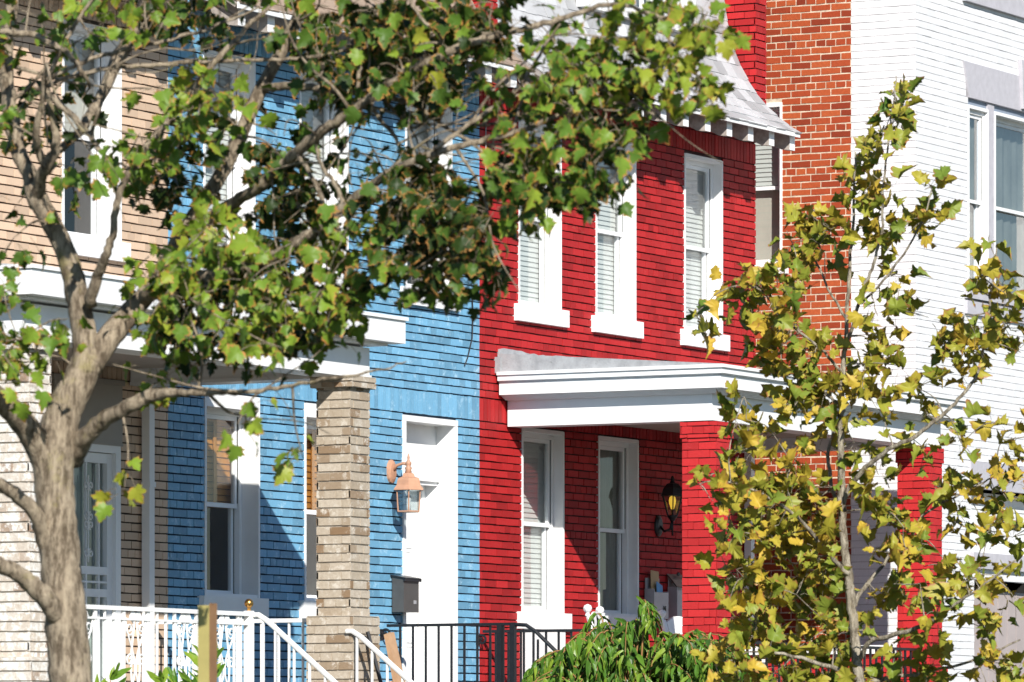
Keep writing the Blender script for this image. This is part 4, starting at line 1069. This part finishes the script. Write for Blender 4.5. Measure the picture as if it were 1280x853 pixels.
T.limb([(326, 112, 6), (345, 109, 5.6), (372, 108, 5), (402, 111, 5), (440, 114, 4.5), (478, 120, 4), (515, 130, 3.5), (545, 150, 3), (572, 170, 2)], D, 5, 7, dd=[.2, .1, 0, -.1, -.2, -.25, -.3, -.3, -.3])
T.limb([(180, 372, 10), (215, 352, 9), (262, 345, 8), (310, 335, 8), (345, 320, 8), (372, 303, 7.5), (398, 286, 7.5), (432, 258, 7), (462, 236, 6), (487, 216, 5.5), (520, 200, 5), (560, 187, 4.5), (609, 174, 4.2), (645, 165, 3.8), (684, 150, 3.4), (728, 128, 3), (768, 103, 2.5), (815, 84, 2)], D, 5, 8, dd=[.1, -.1, -.3, -.5, -.6, -.7, -.8, -.9, -1, -1.1, -1.2, -1.3, -1.35, -1.4, -1.4, -1.4, -1.4, -1.4])
T.limb([(240, 292, 8), (262, 272, 8), (295, 252, 7.5), (326, 232, 7.5), (350, 210, 7), (371, 191, 7.5), (398, 168, 7), (424, 150, 6.5), (452, 132, 6), (487, 106, 6), (520, 86, 6), (557, 66, 5.5), (592, 52, 5), (628, 42, 4.6), (665, 33, 4), (703, 23, 3.6), (735, 12, 3.2), (768, 5, 2.8), (805, 14, 2.4), (839, 24, 1.8)], D, 5, 8, dd=[.2, .1, -.1, -.3, -.4, -.5, -.6, -.7, -.8, -.9, -1, -1.1, -1.1, -1.1, -1.1, -1.1, -1.1, -1.1, -1.1, -1.1])
T.limb([(90, 575, 15), (100, 555, 13), (114, 538, 11), (136, 522, 10), (161, 508, 9), (180, 498, 9), (196, 494, 8), (225, 491, 5), (262, 491, 4), (300, 490, 3.4), (345, 485, 2.8), (394, 476, 2.4), (440, 469, 2), (480, 461, 1.3), (508, 452, .8)], D, 5, 9, dd=[.1, 0, -.1, -.2, -.3, -.35, -.4, -.5, -.6, -.7, -.8, -.9, -1, -1, -1])
T.limb([(60, 690, 12), (48, 650, 10), (26, 624, 9), (0, 606, 8.5), (-40, 585, 8), (-90, 540, 6)], D, 5, 9, dd=[0, -.1, -.2, -.3, -.5, -.7])
T.limb([(72, 770, 14), (52, 743, 13), (28, 722, 11), (0, 706, 10), (-40, 690, 9), (-90, 640, 7)], D, 5, 9, dd=[-.05, -.15, -.2, -.3, -.5, -.7])
T.limb([(112, 382, 8), (122, 345, 7), (132, 320, 6), (140, 295, 5), (146, 255, 4.6), (158, 222, 4.4), (180, 187, 4.4), (202, 162, 4.4), (225, 135, 4.4), (245, 108, 4.2), (262, 86, 4), (280, 66, 3.8), (296, 49, 3.6), (315, 28, 3), (338, 8, 2.4)], D, 5, 7, dd=[-.1, -.2, -.3, -.35, -.4, -.4, -.4, -.4, -.4, -.4, -.4, -.4, -.4, -.4, -.4])
T.limb([(128, 192, 3), (112, 170, 4), (95, 150, 4.4), (75, 132, 4), (58, 116, 3.4), (50, 112, 2.8)], D, 4, 6, dd=[-.4] * 6)
T.limb([(50, 112, 2.6), (62, 100, 2.6), (85, 86, 2.6), (112, 75, 2.8), (150, 64, 2.8), (187, 56, 2.6), (225, 46, 2.4), (262, 36, 2), (300, 20, 1.6), (326, 9, 1.2)], D, 4, 6, dd=[-.4] * 10)
T.limb([(46, 114, 2.6), (85, 98, 2.8), (124, 88, 3), (175, 82, 3), (225, 79, 2.8), (275, 77, 2.6), (322, 76, 2.4), (360, 74, 2.2), (398, 71, 2), (430, 62, 1.6), (457, 52, 1.2)], D, 4, 6, dd=[-.35] * 11)
T.limb([(0, 40, 4), (30, 42, 4), (60, 52, 4), (85, 68, 3.6), (105, 92, 3), (112, 110, 2)], D, 4, 6, dd=[-.5, -.4, -.4, -.4, -.4, -.3])
T.limb([(543, 188, 3.4), (570, 168, 3.2), (605, 143, 3), (637, 122, 3), (662, 92, 2.6), (678, 60, 2), (700, 30, 1.4)], D, 4, 6, dd=[-1.3] * 7)
T.limb([(700, 143, 2.2), (721, 134, 2.4), (760, 130, 2.2), (787, 131, 2), (815, 142, 1.6), (843, 160, 1)], D, 4, 6, dd=[-1.35] * 6)
T.limb([(432, 258, 3), (418, 230, 3), (400, 205, 2.6), (380, 198, 2.4), (372, 225, 3)][:3] + [(395, 180, 2)], D, 4, 6, dd=[-.9] * 4)
T.limb([(462, 124, 3), (475, 150, 2.8), (492, 168, 2.6), (503, 190, 2)], D, 4, 6, dd=[-.75] * 4)
T.limb([(478, 120, 2.4), (500, 145, 2.4), (520, 160, 2.2), (540, 140, 1.6)], D, 4, 6, dd=[-.4] * 4)
T.limb([(371, 190, 3), (385, 215, 3), (402, 245, 3.2), (405, 275, 3), (398, 290, 2.4)], D, 4, 6, dd=[-.5, -.6, -.7, -.75, -.8])
T.limb([(557, 66, 3), (545, 40, 2.6), (520, 15, 2.2), (505, -20, 1.8)], D, 4, 6, dd=[-1.1] * 4)
T.limb([(820, 22, 2), (842, 60, 2.4), (846, 90, 2), (838, 115, 1.4)], D, 4, 6, dd=[-1.1] * 4)
T.limb([(440, 50, 3), (450, 80, 3), (446, 110, 2.6), (452, 135, 2)], D, 4, 6, dd=[-.7] * 4)
for (px, py, rx, ry, n, dz) in [(540, 190, 90, 60, 26, -1.1), (470, 130, 80, 60, 18, -.6), (700, 140, 90, 40, 22, -1.35), (600, 90, 90, 50, 14, -1.1), (400, 190, 60, 60, 14, -.7), (330, 60, 80, 60, 14, .1), (220, 60, 120, 40, 14, -.4), (90, 100, 80, 60, 14, -.2), (760, 40, 70, 40, 10, -1.1), (60, 30, 60, 30, 8, .1), (430, 300, 60, 40, 8, -.8), (300, 490, 90, 20, 6, -.6), (170, 170, 40, 60, 6, -.3)]:
    T.bare(px, py, rx, ry, D + dz, n)
K = dict(d=D, rd=.5, vary=.2, lv=(5, 6, 7, 8), size=.08, shape=MAPLE)
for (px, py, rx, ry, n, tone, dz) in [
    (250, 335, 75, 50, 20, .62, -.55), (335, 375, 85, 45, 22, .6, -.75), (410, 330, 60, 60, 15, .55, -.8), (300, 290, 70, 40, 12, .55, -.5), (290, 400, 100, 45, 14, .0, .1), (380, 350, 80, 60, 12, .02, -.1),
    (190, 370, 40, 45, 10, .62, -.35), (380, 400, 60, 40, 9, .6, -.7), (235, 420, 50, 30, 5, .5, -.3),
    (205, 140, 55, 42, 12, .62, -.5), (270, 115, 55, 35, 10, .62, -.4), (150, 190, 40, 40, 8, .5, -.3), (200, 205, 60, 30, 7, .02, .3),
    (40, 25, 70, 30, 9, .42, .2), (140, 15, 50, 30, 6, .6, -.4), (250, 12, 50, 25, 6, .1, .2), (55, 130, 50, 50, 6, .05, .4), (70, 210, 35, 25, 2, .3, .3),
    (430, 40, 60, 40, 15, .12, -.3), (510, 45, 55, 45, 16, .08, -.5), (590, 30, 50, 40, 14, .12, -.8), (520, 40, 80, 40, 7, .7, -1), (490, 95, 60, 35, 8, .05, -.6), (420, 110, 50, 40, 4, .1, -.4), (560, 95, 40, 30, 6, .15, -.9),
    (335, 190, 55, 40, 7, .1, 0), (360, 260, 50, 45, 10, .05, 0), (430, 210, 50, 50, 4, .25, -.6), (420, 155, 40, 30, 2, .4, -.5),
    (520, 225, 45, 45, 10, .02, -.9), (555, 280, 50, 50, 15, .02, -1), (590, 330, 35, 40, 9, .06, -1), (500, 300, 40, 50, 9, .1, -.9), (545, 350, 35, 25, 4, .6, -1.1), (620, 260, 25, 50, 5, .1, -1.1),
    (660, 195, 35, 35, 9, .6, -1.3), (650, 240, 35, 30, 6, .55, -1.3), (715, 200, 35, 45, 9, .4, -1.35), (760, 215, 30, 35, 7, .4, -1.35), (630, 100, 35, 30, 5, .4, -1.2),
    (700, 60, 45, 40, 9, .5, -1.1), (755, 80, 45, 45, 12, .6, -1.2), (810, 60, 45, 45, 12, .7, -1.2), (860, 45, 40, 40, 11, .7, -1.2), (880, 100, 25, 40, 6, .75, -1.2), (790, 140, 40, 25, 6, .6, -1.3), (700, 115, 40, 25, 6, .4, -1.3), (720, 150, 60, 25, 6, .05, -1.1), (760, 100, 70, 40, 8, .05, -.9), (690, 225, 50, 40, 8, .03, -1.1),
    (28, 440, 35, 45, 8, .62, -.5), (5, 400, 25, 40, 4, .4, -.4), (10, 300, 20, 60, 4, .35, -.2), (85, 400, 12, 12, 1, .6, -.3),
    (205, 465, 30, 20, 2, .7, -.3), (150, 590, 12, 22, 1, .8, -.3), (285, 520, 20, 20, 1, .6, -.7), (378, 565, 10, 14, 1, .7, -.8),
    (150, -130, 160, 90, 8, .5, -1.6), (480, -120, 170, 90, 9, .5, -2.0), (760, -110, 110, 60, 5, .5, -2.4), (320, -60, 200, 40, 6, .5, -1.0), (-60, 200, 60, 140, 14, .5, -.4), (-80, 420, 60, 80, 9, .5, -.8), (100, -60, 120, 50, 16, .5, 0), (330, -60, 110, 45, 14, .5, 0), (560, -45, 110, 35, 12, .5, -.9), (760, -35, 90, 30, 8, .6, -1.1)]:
    kw = dict(K); kw['d'] = D + dz; kw['under'] = tone < .13  # lowest tones paint crown shade into the leaf colour of these clusters
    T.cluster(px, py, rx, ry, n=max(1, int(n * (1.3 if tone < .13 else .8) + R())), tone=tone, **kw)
q = at(88, 1180, D)
mt = empty('maple_tree', (q.x, q.y, .1), 'leafy green maple with a forked grey trunk in front of the tan and blue houses', 'tree')
T.wood.build('trunk', M['bark'], mt, smooth=True)
T.crown.build('crown', M['mapleleaf'], mt, smooth=True)

# ---------------------------------------------------------------- the young yellowing tree on the right
T = Tree(); D = 36.0
Y = lambda pts, dd=None, sub=5, sides=7: T.limb([(x, y, r * (.6 if sides > 7 else .75)) for x, y, r in pts], D, sub, sides, dd=dd)
Y([(1092, 1120, 14), (1086, 980, 12.5), (1078, 880, 11.5), (1073, 840, 11), (1068, 790, 10), (1063, 745, 10), (1060, 718, 9.5), (1055, 680, 8.5), (1052, 640, 8.5), (1052, 600, 8), (1051, 560, 7.2), (1052, 520, 6.5), (1053, 490, 6), (1055, 450, 5), (1058, 400, 4.2), (1062, 340, 3.6), (1066, 280, 3), (1068, 230, 2.4), (1069, 190, 1.6)], None, 5, 11)
Y([(1056, 440, 3.6), (1068, 400, 3.2), (1080, 360, 3), (1092, 330, 2.8), (1102, 290, 2.4), (1104, 240, 2.2), (1110, 180, 1.8), (1117, 130, 1.4), (1120, 95, 1)], [0, -.1, -.2, -.25, -.3, -.3, -.3, -.3, -.3])
Y([(1050, 640, 5), (1062, 610, 4.4), (1082, 585, 4), (1110, 563, 4), (1140, 548, 3.6), (1165, 530, 3.4), (1190, 508, 3), (1208, 488, 2.8), (1224, 462, 2.4), (1232, 420, 2), (1238, 370, 1.8), (1246, 310, 1.2)], [0, 0, -.1, -.2, -.3, -.3, -.3, -.3, -.3, -.3, -.3, -.3])
Y([(1055, 515, 4), (1042, 500, 3), (1028, 488, 2.6), (1012, 480, 2)], [0, .1, .2, .3], 4)
Y([(1062, 720, 5), (1042, 700, 4.2), (1020, 672, 3.6), (1000, 650, 3), (970, 628, 2.6), (935, 610, 2.2), (900, 602, 1.6), (870, 605, 1)], [0, -.1, -.2, -.3, -.4, -.5, -.6, -.7])
Y([(1052, 640, 4), (1040, 610, 3.4), (1035, 570, 3), (1040, 540, 2.4), (1030, 500, 2)], [0, .2, .4, .5, .6], 4)
Y([(1072, 830, 5), (1085, 805, 4.4), (1110, 795, 4), (1140, 788, 3.6), (1168, 774, 3), (1195, 755, 2.6), (1225, 735, 2), (1270, 700, 1.4)], [0, -.1, -.2, -.3, -.4, -.5, -.6, -.6])
Y([(1064, 760, 5), (1080, 735, 4), (1105, 705, 3), (1130, 670, 2.6), (1160, 640, 2.2), (1200, 618, 2), (1245, 595, 1.4)], [0, .1, .2, .2, .3, .3, .3])
Y([(1066, 790, 4), (1040, 770, 3.4), (1005, 745, 2.8), (965, 725, 2.4), (930, 705, 1.8)], [0, .2, .3, .4, .5], 4)
Y([(1054, 470, 3), (1030, 440, 2.6), (1000, 415, 2.2), (970, 385, 2), (945, 360, 1.6), (905, 362, 1.2), (868, 395, .8)], [0, -.1, -.2, -.3, -.4, -.5, -.5])
Y([(1058, 400, 2.4), (1040, 370, 2), (1022, 330, 1.8), (1008, 295, 1.6), (1018, 262, 1)], [0, .1, .2, .3, .3], 4)
Y([(1076, 380, 2), (1105, 350, 2), (1135, 310, 1.8), (1155, 270, 1.5), (1165, 235, 1)], [-.1, -.2, -.3, -.4, -.4], 4)
Y([(1072, 860, 5), (1100, 850, 4), (1160, 840, 3), (1220, 825, 2.4), (1275, 800, 1.6)], [0, .2, .3, .4, .5], 4)
Y([(1073, 850, 5), (1040, 835, 4), (990, 820, 3), (950, 815, 2)], [0, -.2, -.3, -.4], 4)
K = dict(d=D, rd=.5, lv=(4, 5, 6), vary=.4, size=.108, shape=TULIP, spread=.13, fold=(.2, 1.25), droop=(-.25, .9), down=-.35, sun=.35, rand=1.25, crumple=.09)
for (px, py, rx, ry, n, tone, dz) in [
    (1117, 118, 6, 8, 4, .3, -.3), (1117, 138, 10, 12, 4, .35, -.3), (1120, 155, 14, 16, 5, .35, -.3), (1108, 185, 14, 18, 3, .5, -.3), (1104, 225, 16, 20, 3, .6, -.3), (1100, 262, 14, 16, 3, .6, -.3),
    (1068, 200, 12, 18, 2, .65, 0), (1060, 240, 14, 14, 3, .65, 0), (1082, 245, 10, 18, 2, .6, 0), (1045, 285, 20, 14, 3, .6, .1),
    (1018, 275, 16, 16, 3, .55, .3), (1028, 315, 20, 18, 4, .55, .2), (990, 305, 14, 20, 2, .6, .2), (1012, 345, 26, 16, 4, .6, .1),
    (1155, 245, 14, 14, 3, .45, -.4), (1140, 285, 16, 18, 3, .6, -.4), (1165, 275, 10, 16, 2, .55, -.4), (1115, 305, 16, 18, 3, .6, -.3), (1130, 350, 20, 20, 4, .5, -.3), (1105, 380, 18, 22, 4, .55, -.2), (1145, 395, 16, 16, 2, .6, -.3),
    (905, 365, 16, 14, 2, .75, -.5), (945, 372, 22, 16, 4, .6, -.4), (975, 352, 18, 18, 3, .5, -.3), (872, 398, 9, 14, 1, .25, -.5), (882, 425, 5, 10, 1, .8, -.5), (985, 395, 30, 20, 5, .6, -.3), (935, 410, 24, 14, 2, .6, -.4),
    (1020, 425, 28, 20, 5, .6, -.1), (975, 440, 30, 22, 5, .6, -.2), (1075, 440, 16, 26, 3, .55, 0), (1105, 430, 20, 16, 3, .6, 0),
    (1030, 470, 26, 18, 4, .6, .1), (985, 485, 36, 18, 6, .55, 0), (935, 510, 22, 22, 3, .6, -.2), (1085, 485, 18, 18, 3, .6, 0), (1130, 450, 26, 14, 3, .6, -.2), (1150, 480, 20, 16, 2, .7, -.3),
    (1005, 520, 36, 18, 6, .6, 0), (1110, 520, 24, 16, 3, .6, -.2), (1165, 505, 16, 16, 2, .6, -.3), (1065, 540, 18, 20, 3, .5, 0), (950, 555, 30, 24, 5, .6, -.2), (1010, 570, 24, 22, 4, .55, .1),
    (1238, 305, 9, 18, 2, .5, -.3), (1232, 345, 18, 16, 3, .6, -.3), (1250, 360, 12, 14, 2, .65, -.3), (1205, 370, 14, 20, 2, .7, -.3), (1225, 400, 20, 18, 4, .65, -.3), (1260, 395, 12, 20, 2, .6, -.3), (1210, 435, 16, 16, 3, .6, -.3), (1240, 440, 24, 12, 3, .6, -.3), (1275, 430, 10, 20, 2, .6, -.3), (1190, 420, 14, 12, 1, .4, -.3),
    (1180, 470, 20, 14, 2, .6, -.3), (1230, 485, 20, 14, 2, .6, -.3), (1200, 540, 24, 16, 3, .6, -.2), (1150, 560, 24, 14, 3, .6, -.2), (1265, 540, 18, 30, 3, .6, 0),
    (896, 600, 18, 16, 4, .75, -.6), (884, 614, 10, 10, 1, .75, -.7), (925, 600, 22, 20, 4, .6, -.5), (895, 640, 16, 14, 1, .5, -.5), (960, 610, 26, 26, 6, .6, -.3), (1000, 625, 28, 26, 7, .55, 0),
    (935, 660, 24, 24, 6, .6, -.3), (975, 670, 32, 26, 8, .65, -.2), (1020, 690, 28, 24, 7, .65, 0), (1035, 640, 20, 24, 4, .6, .1), (910, 690, 14, 20, 2, .7, -.4), (945, 720, 30, 26, 7, .65, -.2), (990, 735, 34, 26, 9, .65, 0), (1035, 745, 26, 24, 6, .6, .1), (915, 760, 22, 16, 3, .75, -.4),
    (960, 780, 36, 22, 7, .65, 0), (1010, 790, 34, 22, 7, .6, 0), (1050, 800, 24, 20, 4, .5, 0), (985, 830, 50, 20, 8, .6, -.2), (1040, 845, 40, 16, 5, .5, 0), (925, 825, 20, 12, 3, .7, -.4), (905, 840, 30, 14, 3, .7, -.5),
    (1100, 590, 22, 20, 4, .6, 0), (1095, 640, 26, 22, 5, .6, .1), (1130, 620, 22, 18, 3, .6, .2), (1150, 660, 24, 24, 5, .6, .2), (1110, 690, 28, 20, 5, .6, .2), (1165, 700, 22, 22, 4, .6, .2), (1090, 745, 24, 20, 4, .55, 0), (1140, 740, 28, 20, 4, .65, 0), (1175, 610, 18, 16, 3, .55, .2),
    (1205, 615, 20, 14, 3, .6, .3), (1235, 600, 24, 18, 4, .6, .3), (1265, 585, 16, 22, 3, .6, .3), (1215, 665, 26, 20, 4, .6, .2), (1255, 640, 24, 16, 3, .6, .2), (1260, 685, 20, 14, 3, .6, 0), (1200, 720, 24, 18, 4, .65, -.3), (1240, 725, 26, 14, 3, .6, -.5), (1180, 770, 24, 18, 4, .6, -.3), (1270, 745, 12, 20, 2, .5, -.4),
    (1215, 780, 18, 16, 2, .6, -.3), (1130, 800, 24, 12, 3, .6, -.2), (1160, 835, 26, 14, 4, .6, .2), (1215, 830, 26, 16, 4, .6, .3), (1265, 820, 18, 20, 3, .5, .4), (1100, 840, 22, 12, 3, .6, 0),
    (1310, 480, 20, 120, 6, .6, 0), (1310, 720, 20, 100, 6, .6, 0), (1000, 900, 110, 40, 10, .6, 0), (1180, 900, 90, 40, 8, .6, .2)]:
    kw = dict(K); kw['d'] = D + dz * .8; kw['rd'] = .3
    T.cluster(px, py, rx, ry, n=max(1, int(n * (.82 if px < 1075 else .62) + R())), tone=tone - .02, **kw)
q = at(1092, 1120, D)
yt = empty('young_tree', (q.x, q.y, .1), 'slender young tree with yellowing lobed leaves in front of the red and white houses', 'tree')
T.wood.build('trunk', M['bark2'], yt, smooth=True)
T.crown.build('crown', M['yellowleaf'], yt, smooth=True)

# ---------------------------------------------------------------- drooping shrub
T = Tree(); D = 43.3; base = at(790, 1105, D)
def arch(px, py, d, h0=.6):
    tip = at(px, py, d)
    ctr = base + (tip - base) * .55; ctr.z = tip.z + h0 * .12 * R()
    a = base + rnd() * .12; a.z = base.z
    pts = [a, a + (ctr - a) * .55 + rnd() * .05, ctr, tip + (ctr - tip) * .3 + Vector((0, 0, .02)), tip - Vector((0, 0, U(.05, .2)))]
    op, rr = smooth_path(pts, [.012, .009, .006, .004, .002], 6)
    T.wood.tube(op, rr, 5)
    n = len(op)
    for i in range(n // 3, n):
        for s in (-1, 1):
            if R() < .12: continue
            q = op[i]; t = (op[min(i + 1, n - 1)] - op[max(0, i - 1)]).normalized()
            side = t.cross(Vector((0, 0, 1))); side = side.normalized() if side.length > .1 else Vector((1, 0, 0))
            dr = side * s * U(.3, .9) + t * U(.2, .7) + Vector((0, 0, -U(.3, 1.2))) + rnd() * .5
            nr = (SUN * .5 + Vector((0, 0, .5)) + side * s * .4 + rnd() * .5).normalized()
            leaf(T.crown, q + rnd() * .012, dr, nr, U(.085, .165), LANCE, U(.2, .7), U(.2, .7), min(1, max(0, U(.05, .7) + (.3 if R() < .22 else 0))))
tops = [(645, 845), (655, 828), (670, 808), (660, 822), (690, 800), (705, 790), (722, 778), (738, 770), (755, 768), (772, 770), (790, 772), (806, 778), (820, 792), (838, 800), (858, 800), (880, 802), (900, 806), (920, 815), (935, 828)]
for (x, y) in tops:
    for k in range(7): arch(x + U(-14, 14), y + 12 + U(0, 14) + k * 13, D + U(-.75, .75))
for k in range(100): arch(U(640, 950), U(825, 950), D + U(-.9, .5))
for k in range(26): arch(U(840, 945), U(800, 840), D + U(-.9, .3))
for k in range(2): arch(812 + 6 * k, 762 + 5 * k, D - .3, .1)
sh = empty('drooping_shrub', (base.x, base.y, .6), 'glossy green shrub with long drooping leaves in front of the red porch', 'shrub')
T.wood.build('stems', M['stem'], sh, smooth=True); T.crown.build('foliage', M['droopleaf'], sh)

# ---------------------------------------------------------------- strappy plants before the white railing
def strap(px, py, d, n, h, label):
    q = at(px, 1000, d); top = at(px, py, d).z
    o = empty('strappy_plant', (q.x, q.y, .6), label, 'plant', None)
    f = MB(); f.use_e = True; s_ = MB()
    for i in range(n):
        b0 = Vector((q.x + U(-.12, .12), q.y + U(-.12, .12), .62)); tp = Vector((q.x + U(-.35, .35), q.y + U(-.3, .3), top + U(-.3, .0)))
        m = (b0 + tp) / 2 + Vector((U(-.05, .05), 0, .12)); op, rr = smooth_path([b0, m, tp], [.012, .009, .004], 6); s_.tube(op, rr, 5)
        for j in range(4, len(op)):
            for k in range(3):
                dr = rnd() * .6 + Vector((0, 0, .7)); leaf(f, op[j], dr, (SUN + rnd() * .6).normalized(), U(.11, .2), LANCE, U(.1, .5), U(-.1, .4), U(.2, .95))
    s_.build('stems', M['stem'], o, smooth=True); f.build('foliage', M['droopleaf'], o); return o
strap(208, 828, 39, 4, 1, 'sprig of narrow green leaves nearest the tree trunk, before the white railing')
strap(243, 818, 38.6, 4, 1, 'taller spray of narrow green leaves beside the yellow stake')
strap(165, 850, 38.8, 5, 1, 'low tuft of dark narrow leaves at the foot of the white railing')
